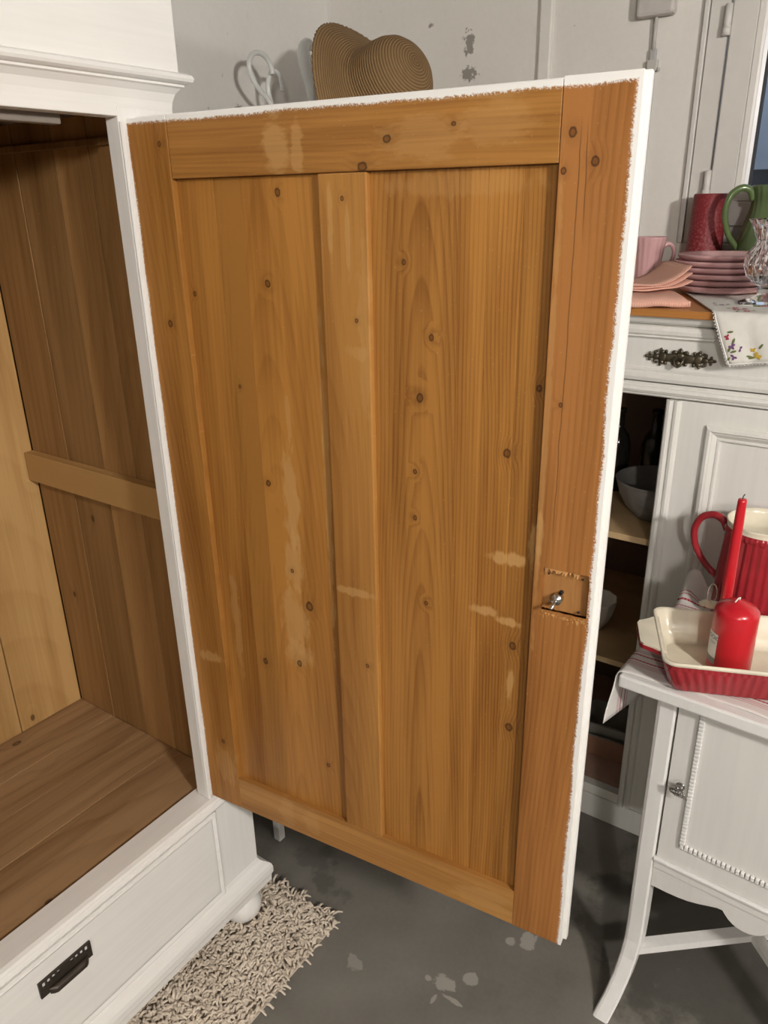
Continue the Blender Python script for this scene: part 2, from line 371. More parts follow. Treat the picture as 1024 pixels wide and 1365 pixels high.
M_INT = pine('pine_interior', (0.30, 0.165, 0.062), (0.165, 0.08, 0.024), 'z', perp='y', auto_knots=True, random_tint=0.42, rough=0.5, freq=90, ring_amt=0.22)
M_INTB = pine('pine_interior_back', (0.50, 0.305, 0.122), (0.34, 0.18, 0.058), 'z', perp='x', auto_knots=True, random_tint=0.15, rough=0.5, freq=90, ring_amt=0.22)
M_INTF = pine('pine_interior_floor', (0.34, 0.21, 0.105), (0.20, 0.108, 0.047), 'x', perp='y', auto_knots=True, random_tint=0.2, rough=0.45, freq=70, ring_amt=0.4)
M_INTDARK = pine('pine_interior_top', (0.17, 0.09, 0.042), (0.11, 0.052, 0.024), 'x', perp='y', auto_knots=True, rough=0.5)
M_COUNTER = pine('pine_counter_top', (0.55, 0.25, 0.07), (0.36, 0.14, 0.035), 'x', perp='z', freq=150, rough=0.35)
M_PLY = plain('plywood_shelf', (0.52, 0.36, 0.19), 0.5, 0.1, 18)
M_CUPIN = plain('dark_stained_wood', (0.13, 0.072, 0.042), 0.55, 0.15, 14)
M_METAL = plain('steel', (0.62, 0.6, 0.57), 0.25, 0.1, 60, 0.1, Metallic=1.0)
M_PEWTER = plain('antique_silver', (0.42, 0.41, 0.40), 0.22, 0.4, 90, 0.4, Metallic=1.0)
M_BRASSD = plain('dark_brass', (0.13, 0.11, 0.075), 0.4, 0.45, 90, 0.4, Metallic=0.85)
M_BROWNMETAL = plain('dark_brown_metal', (0.052, 0.042, 0.033), 0.42, 0.2, 40, 0.1, Metallic=0.5)
M_SPLINT = plain('raw_split_wood', (0.52, 0.27, 0.09), 0.7, 0.35, 90, 0.4)
M_RECESS = pine('pine_chiselled', (0.40, 0.19, 0.06), (0.20, 0.08, 0.02), 'z', u0=0.7, rough=0.7)
M_HOLE = plain('hole_dark', (0.02, 0.014, 0.01), 0.9)

# ------------------------------------------------------------------ room shell
XW, YB = 1.42, 0.72
def struct(o): o['kind'] = 'structure'; return o
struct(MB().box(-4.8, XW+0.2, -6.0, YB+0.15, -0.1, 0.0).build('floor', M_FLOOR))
struct(MB().box(-4.8, XW+0.2, -6.0, YB+0.15, 2.6, 2.7).build('ceiling', M_CEIL))
struct(MB().box(-4.8, XW+0.2, YB, YB+0.15, 0.0, 2.6).build('wall_back', M_WALLB))
struct(MB().box(-4.95, -4.8, -6.0, YB+0.15, 0.0, 2.6).build('wall_left', M_WALLD))
struct(MB().box(-4.8, XW+0.2, -6.15, -6.0, 0.0, 2.6).build('wall_front', M_WALLD))
WY0, WY1, WZ0, WZ1 = -1.62, -0.47, 1.50, 2.36
w = MB()
w.box(XW, XW+0.2, -6.0, WY0, 0, 2.6); w.box(XW, XW+0.2, WY1, YB, 0, 2.6)
w.box(XW, XW+0.2, WY0, WY1, 0, WZ0); w.box(XW, XW+0.2, WY0, WY1, WZ1, 2.6)
struct(w.build('wall_right', M_WALLR))
struct(MB().prism([(XW+0.001, -0.026), (XW-0.012, -0.026), (XW-0.014, -0.03), (XW-0.014, -0.058), (XW-0.011, -0.062), (XW+0.001, -0.062)], 'z', 0.0, 2.6).build('trim_1', M_WALLR))
struct(MB().box(XW-0.0008, XW+0.001, 0.705, YB, 0, 2.6).build('trim_2', M_WALLB))
# window
M_FRAME = plain('window_frame_paint', (0.66, 0.635, 0.60), 0.4, 0.03, 20, 0.03)
M_FRAMEG = plain('glazing_bead', (0.70, 0.70, 0.72), 0.35, 0.03, 20, 0.03)
M_GASKET = plain('rubber_gasket', (0.02, 0.02, 0.022), 0.6)
n = NT('window_glass'); M_GLASS = n.set((0.92, 0.96, 1.0), 0.02, Transmission_Weight=1.0, IOR=1.15)
win = bpy.data.objects.new('window_1', None); win.location = (XW, (WY0+WY1)/2, WZ0); link(win); struct(win)
ox, oy, oz = win.location
def wl(mb, name, mat, parent): 
    mb.v = [(a-ox, b-oy, c-oz) for a, b, c in mb.v]
    return mb.build(name, mat, parent)
m = MB()   # outer frame with a stepped edge
fy0, fy1, fz0, fz1 = WY0+0.005, WY1-0.002+0.012, WZ0-0.012, WZ1+0.01
for (a0, a1, z0, z1) in ((fy1-0.012, fy1, fz0, fz1), (fy0, fy0+0.012, fz0, fz1)): m.box(XW-0.012, XW+0.06, a0, a1, z0, z1, 0.002)
for (a0, a1, z0, z1) in ((fy1-0.062, fy1-0.014, fz0, fz1), (fy0+0.014, fy0+0.062, fz0, fz1)): m.box(XW-0.006, XW+0.06, a0, a1, z0, z1, 0.002)
m.box(XW-0.006, XW+0.06, fy0+0.0625, fy1-0.0625, fz0, fz0+0.045, 0.002); m.box(XW-0.006, XW+0.06, fy0+0.0625, fy1-0.0625, fz1-0.045, fz1, 0.002)
wl(m, 'window_frame', M_FRAME, win)
cy1, cy0, cz0, cz1 = fy1-0.068, fy0+0.068, fz0+0.042, fz1-0.04
m = MB(); prof = [(0.0, -0.02), (0.0, 0.015), (0.003, 0.018), (0.058, 0.018), (0.060, 0.015), (0.062, 0.018), (0.075, 0.016), (0.083, 0.012), (0.083, -0.02)]
v0 = len(m.v)
m.rect_frame(-cy1, -cy0, cz0, cz1, prof, 0.0)
m.v = [(XW+b, -a, c) for a, b, c in m.v]
cas = wl(m, 'casement', M_FRAME, win)
def sub(mb, name, mat): return wl(mb, name, mat, cas)
m = MB(); m.rect_frame(-cy1+0.082, -cy0-0.082, cz0+0.082, cz1-0.082, [(0, 0.014), (0.008, 0.010), (0.008, -0.01)], 0.0); m.v = [(XW+b, -a, c) for a, b, c in m.v]; sub(m, 'glazing_bead', M_FRAMEG)
m = MB(); m.rect_frame(-cy1+0.089, -cy0-0.089, cz0+0.089, cz1-0.089, [(0, 0.009), (0.006, 0.004), (0.006, -0.012)], 0.0); m.v = [(XW+b, -a, c) for a, b, c in m.v]; sub(m, 'gasket', M_GASKET)
sub(MB().box(XW+0.004, XW+0.010, cy0+0.09, cy1-0.09, cz0+0.09, cz1-0.09), 'pane', M_GLASS)
for z0, z1 in ((1.60, 1.665), (1.965, 2.03)):
    hg = MB(); hg.tube([(XW-0.018, cy1+0.008, z0), (XW-0.018, cy1+0.008, z1)], 0.0085, 12); hg.tube([(XW-0.018, cy1+0.008, z0-0.001), (XW-0.018, cy1+0.008, z0+0.018)], 0.0098, 12)
    sub(hg, 'hinge', M_FRAME)
struct(MB().box(XW-0.006, XW+0.03, WY0-0.05, WY1+0.0, WZ0-0.03, WZ0-0.0125, 0.002).build('trim_3', M_FRAME))

# ------------------------------------------------------------------ ceiling lamp (behind the camera)
n = NT('lamp_globe'); n.set((1, 1, 1), 0.5, Emission_Color=(1.0, 0.95, 0.89, 1)); n.bsdf.inputs['Emission Strength'].default_value = LAMP_STRENGTH; M_LAMP = n.mat
n = NT('lamp_globe_far'); n.set((1, 1, 1), 0.5, Emission_Color=(1.0, 0.95, 0.89, 1)); n.bsdf.inputs['Emission Strength'].default_value = LAMP2_STRENGTH; M_LAMP2 = n.mat
for pos, mat_, lab in ((LAMP_POS, M_LAMP, 'brighter glowing white globe lamp hanging from the ceiling just behind the viewer'), (LAMP2_POS, M_LAMP2, 'dimmer glowing white globe lamp hanging from the ceiling far to the left')):
    lamp = thing('ceiling_lamp', lab, 'lamp', (pos[0], pos[1], 2.6), 0, 'globe ceiling lamps')
    dz = pos[2]-2.6
    MB().sphere((0, 0, dz), 0.11, 24, 16).build('globe', mat_, lamp)
    MB().lathe([(0.001, -0.02), (0.05, -0.02), (0.055, -0.004), (0.055, 0.0)], 24).build('canopy', M_WHITE, lamp)
    MB().tube([(0, 0, dz+0.108), (0, 0, -0.018)], 0.006).build('rod', M_METAL, lamp)

# ------------------------------------------------------------------ wardrobe
WL, WR = -0.865, 0.095      # body left / right
wr = thing('wardrobe', 'large white painted wardrobe with bare pine interior and one open door', 'wardrobe', (0, 0, 0))
OPR, OPL = -0.014, -0.756
m = MB(); m.box(0.086, WR, 0.03, 0.585, 0.43, 1.9); m.build('side_panel', M_WHITE, wr)
m = MB(); m.box(WL, WL+0.009, 0.03, 0.585, 0.43, 1.9); m.build('side_panel', M_WHITE, wr)
for x0, x1 in ((OPR, WR), (WL, OPL)):
    MB().box(x0, x1, 0.0, 0.03, 0.428, 1.90, 0.0015).build('front_stile', M_WHITE, wr)
MB().prism([(-0.0135, 0.0), (-0.0135, -0.003), (-0.0115, -0.006), (-0.0075, -0.006), (-0.0055, -0.003), (-0.0055, 0.0)], 'z', 0.428, 1.722).build('bead', M_WHITE, wr)
h = MB(); h.box(OPL, OPR, -0.001, 0.03, 1.729, 1.95, 0.0015); h.build('header_rail', M_WHITEX, wr)
# frieze with cove and torus moulding
cr = MB(); cr.wrap(WL, WR-0.003, 0.0, 0.585, [(0.0005, 1.742), (0.002, 1.755), (0.006, 1.767), (0.013, 1.775), (0.017, 1.777), (0.017, 1.780), (0.022, 1.781), (0.027, 1.784), (0.029, 1.788), (0.027, 1.793), (0.022, 1.796), (0.012, 1.797), (0.012, 1.798), (-0.02, 1.798), (-0.02, 1.742)])
cr.build('frieze_moulding', M_WHITEX, wr)
cr = MB(); cr.wrap(WL, WR-0.003, 0.0, 0.585, [(0.012, 1.798), (0.012, 2.0), (0.03, 2.02), (0.05, 2.03), (0.05, 2.045), (-0.02, 2.045), (-0.02, 1.798)]); cr.build('frieze', M_WHITEX, wr)
MB().box(WL, WR, 0.0, 0.585, 2.03, 2.044).build('top_board', M_WHITE, wr)
# interior boards, each a piece
g = 0.0012
def board(name, mat, x0, x1, y0, y1, z0, z1): return MB().box(x0, x1, y0, y1, z0, z1, 0.0012).build(name, mat, wr)
ys = [0.031, 0.10, 0.193, 0.296, 0.42, 0.5565]
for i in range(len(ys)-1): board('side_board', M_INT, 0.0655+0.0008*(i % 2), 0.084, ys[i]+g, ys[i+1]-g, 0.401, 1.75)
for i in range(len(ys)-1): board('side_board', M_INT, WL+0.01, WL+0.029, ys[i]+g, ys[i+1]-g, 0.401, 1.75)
xs = [0.0655, -0.10, -0.27, -0.43, -0.59, -0.74, -0.84]
for i in range(len(xs)-1): board('back_board', M_INTB, xs[i+1]+g, xs[i]-g, 0.557+0.0008*(i % 2), 0.575, 0.401, 1.75)
fy = [0.052, 0.20, 0.317, 0.425, 0.5565]
for i in range(4): board('floor_board', M_INTF, -0.836, 0.0645, fy[i]+0.0006, fy[i+1]-0.0006, 0.40, 0.418+0.0005*(i % 2))
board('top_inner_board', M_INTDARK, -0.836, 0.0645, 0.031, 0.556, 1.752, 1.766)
board('batten', M_INTB, 0.043, 0.0650, 0.036, 0.554, 1.028, 1.094)
board('batten', M_INTB, -0.835, -0.813, 0.036, 0.554, 1.028, 1.094)
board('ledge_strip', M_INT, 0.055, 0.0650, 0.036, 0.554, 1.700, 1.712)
MB().box(-0.72, -0.088, 0.034, 0.055, 1.716, 1.745, 0.002).build('door_stop', plain('grey_paint', (0.24, 0.21, 0.18), 0.6), wr)
# base with drawer
BF = -0.012
b = MB()
b.prism([(0.0445, 0.4265), (-0.006, 0.4265), (-0.0135, 0.4235), (-0.0165, 0.419), (-0.0165, 0.4165), (-0.0195, 0.4145), (-0.0215, 0.4095), (-0.0195, 0.404), (-0.0155, 0.4015), (-0.0135, 0.397), (0.0445, 0.397)], 'x', WL-0.004, WR+0.004)
b.build('base_ledge', M_WHITEX, wr)
MB().box(-0.006, WR+0.003, BF, 0.04, 0.16, 0.3965, 0.001).build('base_post', M_WHITE, wr)
MB().box(WL-0.003, -0.764, BF, 0.04, 0.16, 0.3965, 0.001).build('base_post', M_WHITE, wr)
MB().box(WR-0.012, WR+0.003, 0.04, 0.585, 0.16, 0.4265).build('base_side', M_WHITE, wr)
MB().box(WL-0.003, WL+0.012, 0.04, 0.585, 0.16, 0.4265).build('base_side', M_WHITE, wr)
MB().box(WL+0.01, WR-0.01, 0.576, 0.585, 0.16, 1.9).build('back_panel', M_INTDARK, wr)
dr = MB(); dr.box(-0.762, -0.0085, BF-0.001, 0.03, 0.162, 0.3935)
dr.rect_frame(-0.762, -0.0085, 0.162, 0.3935, [(0, 0.0), (0.0015, 0.0045), (0.005, 0.0055), (0.012, 0.002), (0.013, 0.002)], BF-0.001)
drawer = dr.build('drawer', M_WHITEX, wr)
# perforated drawer pull: plate with four windows at either end and a cupped lip
pl = MB(); px0, px1, pz0, pz1, py = -0.438, -0.333, 0.309, 0.345, BF-0.0055
holes = []
for j in range(4):
    hw = 0.0062; hh = 0.0125-0.0018*j
    for s in (-1, 1):
        cx = (px0+0.0095+j*0.0098) if s < 0 else (px1-0.0095-j*0.0098)
        holes.append((cx-hw/2, cx+hw/2, pz1-0.004-hh, pz1-0.004))
holes.sort(); xcur = px0
for (a, bb, c0, c1) in holes:
    pl.box(xcur, a, py, py+0.0045, pz0, pz1); pl.box(a, bb, py, py+0.0045, pz0, c0); pl.box(a, bb, py, py+0.0045, c1, pz1); xcur = bb
pl.box(xcur, px1, py, py+0.0045, pz0, pz1)
lip = [(0.0, 0.013), (0.004, 0.0125), (0.008, 0.010), (0.0105, 0.006), (0.011, 0.001)]
lv = []; lf = []
cxm = (px0+px1)/2
for i in range(17):
    t = i/16; x = px0+0.016+(px1-px0-0.026)*t; q = min(1.0, math.sin(math.pi*min(max(t, 0.0), 1.0))*3.0+0.12)
    for (o, zz) in lip: lv.append((x, py-o*q, pz0+0.002+zz*1.0-0.004))
    for (o, zz) in lip[::-1]: lv.append((x, py-max(0.0, (o-0.0015))*q, pz0+0.0005+zz*0.95-0.004))
L2 = 2*len(lip)
for i in range(16):
    for k in range(L2): lf.append((i*L2+k, i*L2+(k+1) % L2, (i+1)*L2+(k+1) % L2, (i+1)*L2+k))
pl.add(lv, lf, 0, True); pl.build('drawer_pull', M_BROWNMETAL, drawer)['label'] = 'dark brown pierced metal cup pull'
# plinth + bun feet
p = MB(); p.wrap(WL-0.003, WR+0.003, BF, 0.585, [(0.0, 0.172), (0.003, 0.165), (0.009, 0.158), (0.017, 0.153), (0.022, 0.147), (0.0245, 0.138), (0.0245, 0.122), (0.021, 0.115), (0.020, 0.098), (-0.03, 0.098), (-0.03, 0.172)])
p.build('plinth', M_WHITEX, wr)
MB().box(WL+0.02, WR-0.02, 0.02, 0.57, 0.15, 0.159).build('base_bottom', M_INTF, wr)
for fx in (0.062, -0.83):
    for fyy in (0.018, 0.53):
        MB().lathe([(0.001, 0.006), (0.02, 0.0062), (0.036, 0.014), (0.045, 0.03), (0.047, 0.045), (0.043, 0.06), (0.033, 0.072), (0.024, 0.08), (0.026, 0.09), (0.03, 0.0985)], 24, (fx, fyy, 0.0)).build('bun_foot', M_WHITE, wr)

# ------------------------------------------------------------------ wardrobe door (part of the wardrobe, opened past a right angle)
ANG = math.radians(-84.15)
db = MB(); db.box(0.0, W_D+0.0, 0.0145, 0.020, 0.0, H_D, 0.0); db.box(W_D-0.003, W_D+0.006, 0.013, 0.024, 0.002, H_D+0.003, 0.0015)
db.box(0.0, W_D, 0.017, 0.024, H_D-0.02, H_D+0.003, 0.001)
door = db.build('door', M_WHITE, wr, (0, 0, 0.427), (0, 0, ANG)); door['label'] = 'open wardrobe door with bare pine inner face and white brushed edges'
B = 0.0012
def dpart(name, mb, mat): return mb.build(name, mat, door)
dpart('hinge_stile', MB().box(0.0, 0.0795, 0.0, 0.0145, 0.0, H_D, B), M_HSTILE)
RU0, RU1, RV0, RV1 = 0.692, 0.757, 0.631, 0.697
ls = MB(); ls.box(0.6785, W_D, 0.0, 0.0145, 0.0, RV0, 0.0); ls.box(0.6785, W_D, 0.0, 0.0145, RV1, H_D+0.002, 0.0)
ls.box(0.6785, RU0, 0.0, 0.0145, RV0, RV1); ls.box(RU1, W_D, 0.0, 0.0145, RV0, RV1); dpart('lock_stile', ls, M_LSTILE)
dpart('lock_recess', MB().box(RU0, RU1, 0.0072, 0.0145, RV0, RV1), M_RECESS)
dpart('top_rail', MB().box(0.0805, 0.6775, 0.0004, 0.0145, 1.2135, H_D, B), M_TRAIL)
dpart('bottom_rail', MB().box(0.0797, 0.6783, 0.0002, 0.0145, 0.0, 0.0765, B), M_BRAIL)
dpart('mullion', MB().box(0.342, 0.4195, 0.0006, 0.0142, 0.0765, 1.2128, 0.0022), M_MULL)
def panel(u0, u1, cuts, mat):
    e = [u0]+cuts+[u1]
    for i in range(len(e)-1):
        dpart('panel_board', MB().box(e[i]+0.0001, e[i+1]-0.0001, 0.0108+0.0003*(i % 2), 0.0143, 0.0765, 1.2132, 0.0002), mat)
panel(0.0797, 0.3418, [0.15, 0.20], M_PANEL_L)
panel(0.4197, 0.6783, [0.548, 0.588, 0.634], M_PANEL_R)
sp = MB()   # splintered rim of the old lock recess
for i in range(54):
    t = i/53; uu = RU0+(RU1-RU0)*t; hgt = rng.uniform(0.003, 0.017); wd = rng.uniform(0.0015, 0.0045)
    s = rng.choice((-1, 1)) if i % 3 else -1
    zb = RV0 if s < 0 else RV1
    y0 = rng.uniform(0.0005, 0.003)
    sp.add([(uu-wd, y0, zb-0.0015*s*0), (uu+wd, y0, zb), (uu+rng.uniform(-.003, .003), -0.0008, zb+hgt*s*(1 if s < 0 else -0.5)), (uu, 0.0072, zb)], [(0, 1, 2), (1, 3, 2), (3, 0, 2), (0, 3, 1)])
tag(dpart('splintered_edge', sp, M_SPLINT), kind='stuff')
kh = MB(); kh.tube([(0.7185, 0.0052, 0.661), (0.7185, 0.0075, 0.661)], 0.0032, 10); kh.tube([(0.700, -0.0003, 0.689), (0.700, 0.002, 0.689)], 0.0014, 8); kh.tube([(0.747, 0.0035, 0.688), (0.747, 0.0055, 0.688)], 0.0014, 8); kh.tube([(0.745, 0.0035, 0.636), (0.745, 0.0055, 0.636)], 0.0018, 8)
tag(dpart('screw_holes', kh, M_HOLE), kind='stuff')
lt = MB(); lt.tube([(0.714, 0.007, 0.652), (0.714, -0.004, 0.652)], [0.0078, 0.0078], 20); lt.tube([(0.714, -0.003, 0.652), (0.714, -0.0045, 0.652)], 0.0062, 20)
lt.tube([(0.714, 0.004, 0.652), (0.7125, -0.021, 0.6465)], 0.0024, 8)
dpart('latch_spindle', lt, M_METAL)['label'] = 'bare steel handle spindle in the chiselled lock recess'

# ------------------------------------------------------------------ shaggy rug
rug = thing('shag_rug', 'beige shaggy rug of loose looped yarn lying along the white wardrobe base', 'rug', (-0.35, -0.04, 0))
M_RUGB = plain('rug_backing', (0.60, 0.51, 0.41), 0.9)
n = NT('rug_yarn'); ob = n.obj(); q = n.noise(ob, 90.0, 2.0); q2 = n.noise(ob, 9.0, 3.0)
cc = n.mix(q, (0.60, 0.51, 0.41), (0.80, 0.71, 0.60)); cc = n.mix(n.rng(q2, 0.35, 0.65, 0.35, 0.0), cc, (0.50, 0.41, 0.32)); M_YARN = n.set(cc, 0.9, Specular_IOR_Level=0.1)
RX0, RX1, RY0, RY1 = -0.62, 0.525, -0.145, 0.12
MB().box(RX0, RX1, RY0, RY1, 0.0, 0.005, 0.002).build('backing', M_RUGB, rug)
pv = []; pf = []
r = random.Random(3)
sx = 0.0068
nx = int((RX1-RX0)/sx); ny = int((RY1-RY0)/sx)
for i in range(nx):
    for j in range(ny):
        x = RX0+(i+r.random())*sx; y = RY0+(j+r.random())*sx
        if any((x-0.35-q_)**2+(y-0.04-w_)**2 < 0.042**2 for q_, w_ in ((0.062, 0.018), (-0.83, 0.018))): continue
        a = r.random()*6.283; ca, sa = math.cos(a), math.sin(a); L = r.uniform(0.014, 0.026); hz = r.uniform(0.014, 0.024)
        pts = [(x, y, 0.004), (x+ca*L*0.25, y+sa*L*0.25, hz*0.8), (x+ca*L*0.7, y+sa*L*0.7, hz), (x+ca*L*1.15, y+sa*L*1.15, hz*0.72)]
        wd = r.uniform(0.0023, 0.0033); nxv, nyv = -sa*wd, ca*wd
        b0 = len(pv)
        for (px_, py_, pz_), sc in zip(pts, (0.8, 1.0, 1.0, 0.65)):
            pv += [(px_+nxv*sc, py_+nyv*sc, pz_-wd*0.3), (px_, py_, pz_+wd*sc), (px_-nxv*sc, py_-nyv*sc, pz_-wd*0.3)]
        for s_ in range(3):
            o_ = b0+s_*3
            pf += [(o_, o_+1, o_+4, o_+3), (o_+1, o_+2, o_+5, o_+4)]
        pf.append((b0+9, b0+10, b0+11))
pm = MB(); pm.add(pv, pf, 0, True)
tag(pm.build('pile', M_YARN, rug, fix=False), kind='stuff')

# ------------------------------------------------------------------ white cupboard by the window
R90 = math.radians(-90)
CF, CYL, CW, CD = 0.845, -0.14, 1.0, 0.54
cup = thing('cupboard', 'tall white cupboard with wooden top, one drawer and panelled door under the window', 'cupboard', (CF, CYL, 0), R90)
def cp(name, mb, mat, parent=cup): return mb.build(name, mat, parent)
cp('side_panel', MB().box(0.0, 0.018, 0.0, CD, 0.0, 1.352, 0.001), M_CREAMW)
cp('side_panel', MB().box(CW-0.018, CW, 0.0, CD, 0.0, 1.352, 0.001), M_CREAMW)
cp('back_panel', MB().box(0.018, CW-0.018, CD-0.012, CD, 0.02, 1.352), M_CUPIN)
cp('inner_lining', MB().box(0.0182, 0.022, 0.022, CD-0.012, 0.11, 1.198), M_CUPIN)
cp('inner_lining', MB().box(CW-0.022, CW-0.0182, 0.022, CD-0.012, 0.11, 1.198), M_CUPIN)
cp('front_stile', MB().box(0.0, 0.045, -0.001, 0.02, 0.075, 1.199, 0.001), M_CREAMW)
cp('plinth', MB().box(-0.003, CW+0.003, -0.004, 0.02, 0.0, 0.074, 0.0015), M_CREAMW)
cp('bottom_rail', MB().box(0.0, CW, 0.0, 0.025, 0.075, 0.104, 0.001), M_CREAMW)
cp('bottom_board', MB().box(0.022, CW-0.022, 0.025, CD-0.012, 0.088, 0.104), plain('pinkish_board', (0.45, 0.30, 0.23), 0.6))
cp('shelf', MB().box(0.0225, CW-0.0225, 0.020, CD-0.013, 0.484, 0.500, 0.0008), M_PLY)
cp('shelf', MB().box(0.0225, CW-0.0225, 0.020, CD-0.013, 0.835, 0.851, 0.0008), M_PLY)
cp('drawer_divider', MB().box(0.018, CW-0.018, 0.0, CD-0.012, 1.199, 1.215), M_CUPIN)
cp('waist_moulding', MB().prism([(0.02, 1.199), (-0.004, 1.199), (-0.008, 1.202), (-0.008, 1.205), (-0.012, 1.207), (-0.015, 1.213), (-0.012, 1.219), (-0.008, 1.221), (-0.008, 1.224), (-0.003, 1.228), (0.02, 1.228)], 'x', -0.006, CW+0.006), M_CREAMW)
dw = MB(); dw.box(0.012, CW-0.012, -0.002, 0.018, 1.2305, 1.3515)
dw.rect_frame(0.012, CW-0.012, 1.2305, 1.3515, [(0.0, 0.0), (0.002, 0.008), (0.010, 0.011), (0.018, 0.010), (0.022, 0.006), (0.025, 0.007), (0.029, 0.001), (0.031, 0.0)], -0.002)
cdraw = cp('drawer', dw, M_CREAMW)
cp('cornice', MB().prism([(0.02, 1.353), (-0.005, 1.353), (-0.012, 1.358), (-0.016, 1.366), (-0.020, 1.371), (0.02, 1.371)], 'x', -0.01, CW+0.01), M_CREAMW)
cp('top_board', MB().box(-0.02, CW+0.02, -0.030, CD, 1.371, 1.387, 0.002), M_COUNTER)
# ornate drawer handle: a pierced cartouche, built from lobes, with a drop pull
hd = MB(); hx, hz = 0.507, 1.286
def leafblob(x, z, rx, rz): hd.sphere((hx+x, -0.006, hz+z), (rx, 0.003, rz), 10, 6)
for s in (-1, 1):
    for (x, z, rx, rz) in ((0.018, 0, 0.02, 0.0095), (0.036, 0.0, 0.012, 0.010), (0.050, 0.0, 0.009, 0.0065), (0.062, 0, 0.008, 0.0045), (0.069, 0, 0.005, 0.0035), (0.063, 0.006, 0.003, 0.004), (0.063, -0.006, 0.003, 0.004),
                           (0.038, 0.011, 0.006, 0.005), (0.038, -0.011, 0.006, 0.005), (0.040, 0.016, 0.003, 0.0035), (0.040, -0.016, 0.003, 0.0035), (0.052, 0.009, 0.0035, 0.0045), (0.052, -0.009, 0.0035, 0.0045), (0.048, 0.012, 0.003, 0.003), (0.048, -0.012, 0.003, 0.003), (0.029, 0.012, 0.0035, 0.0045), (0.029, -0.012, 0.0035, 0.0045),
                           (0.012, 0.012, 0.006, 0.0045), (0.012, -0.012, 0.005, 0.004)):
        leafblob(s*x, z, rx, rz)
leafblob(0, 0, 0.010, 0.013); leafblob(0, 0.014, 0.006, 0.0055); leafblob(0, 0.019, 0.0025, 0.0025)
hd.tube([(hx-0.009, -0.010, hz+0.004), (hx-0.009, -0.018, hz-0.004), (hx-0.005, -0.021, hz-0.013), (hx, -0.021, hz-0.016), (hx+0.005, -0.021, hz-0.013), (hx+0.009, -0.018, hz-0.004), (hx+0.009, -0.010, hz+0.004)], 0.0028, 8)
hd.sphere((hx, -0.018, hz-0.01), (0.006, 0.003, 0.007), 10, 6)
hd.build('drawer_handle', M_BRASSD, cdraw)['label'] = 'ornate dark brass handle plate with drop pull'
# right-hand door with astragal and moulded panel
d = MB(); DX0, DX1, DZ0, DZ1 = 0.497, CW-0.02, 0.079, 1.1965
PX0, PX1, PZ0, PZ1 = 0.582, 0.896, 0.165, 1.148
fz = -0.004
d.box(DX0, PX0, fz, 0.018, DZ0, DZ1); d.box(PX1, DX1, fz, 0.018, DZ0, DZ1); d.box(PX0, PX1, fz, 0.018, DZ0, PZ0); d.box(PX0, PX1, fz, 0.018, PZ1, DZ1)
cdoor = cp('door', d, M_CREAMW)
cp('door_panel', MB().box(PX0, PX1, 0.004, 0.015, PZ0, PZ1), M_CREAMW, cdoor)
pmo = MB(); pmo.rect_frame(PX0, PX1, PZ0, PZ1, [(-0.003, 0.0), (-0.003, 0.005), (0.001, 0.010), (0.007, 0.011), (0.010, 0.007), (0.013, 0.006), (0.022, -0.001), (0.023, 0.001), (0.027, 0.001), (0.030, -0.008)], fz); cp('panel_moulding', pmo, M_CREAMW, cdoor)
cp('astragal', MB().prism([(DX0-0.006, fz), (DX0-0.006, fz-0.006), (DX0-0.003, fz-0.010), (DX0+0.003, fz-0.0115), (DX0+0.008, fz-0.009), (DX0+0.0095, fz-0.004), (DX0+0.011, fz-0.004), (DX0+0.0125, fz-0.008), (DX0+0.018, fz-0.009), (DX0+0.023, fz-0.005), (DX0+0.026, fz-0.001), (DX0+0.026, fz)], 'z', DZ0, DZ1), M_CREAMW, cdoor)
def cw(lx, ly, z): return (CF+ly, CYL-lx, z)     # cupboard-local to world

# things inside the cupboard
M_STONE = plain('stoneware_grey', (0.20, 0.19, 0.175), 0.75, 0.18, 35, 0.25)
M_CERW = plain('white_ceramic', (0.72, 0.68, 0.61), 0.3, 0.04)
def bowl(name, label, c, R, H, mat, rad=None, n=48):
    prof = [(0.001, 0.0), (R*0.42, 0.0), (R*0.50, 0.004), (R*0.72, H*0.30), (R*0.88, H*0.60), (R*0.98, H*0.95), (R, H), (R*0.985, H+0.002), (R*0.955, H), (R*0.90, H*0.85), (R*0.78, H*0.50), (R*0.55, H*0.2), (R*0.2, 0.012), (0.001, 0.011)]
    return tag(MB().lathe(prof, n, (0, 0, 0), rad=rad).build(name, mat, None, c), label, 'bowl')
bowl('mixing_bowl', 'grey stoneware bowl on the upper cupboard shelf', (1.02, -0.590, 0.8512), 0.105, 0.10, M_STONE)
bowl('rosette_bowl', 'small white petalled bowl on the middle cupboard shelf behind the door edge', (1.0, -0.465, 0.5002), 0.055, 0.09, M_CERW, rad=lambda r, z, a, i: r*(1+0.07*abs(math.sin(5*a))) if z > 0.01 else r)
M_BOTT = plain('dark_glass_bottle', (0.02, 0.018, 0.015), 0.12)
for k, (x, y, lab) in enumerate(((1.17, -0.43, 'dark glass bottle behind the grey bowl, further from the closed cupboard door'), (1.20, -0.52, 'dark glass bottle behind the grey bowl, nearer the closed cupboard door'))):
    tag(MB().lathe([(0.001, 0), (0.03, 0), (0.034, 0.005), (0.034, 0.13), (0.028, 0.155), (0.013, 0.175), (0.012, 0.215), (0.0145, 0.217), (0.0145, 0.228), (0.001, 0.228)], 24).build('bottle', M_BOTT, None, (x, y, 0.8512)), lab, 'bottle', 'dark bottles on the upper cupboard shelf')
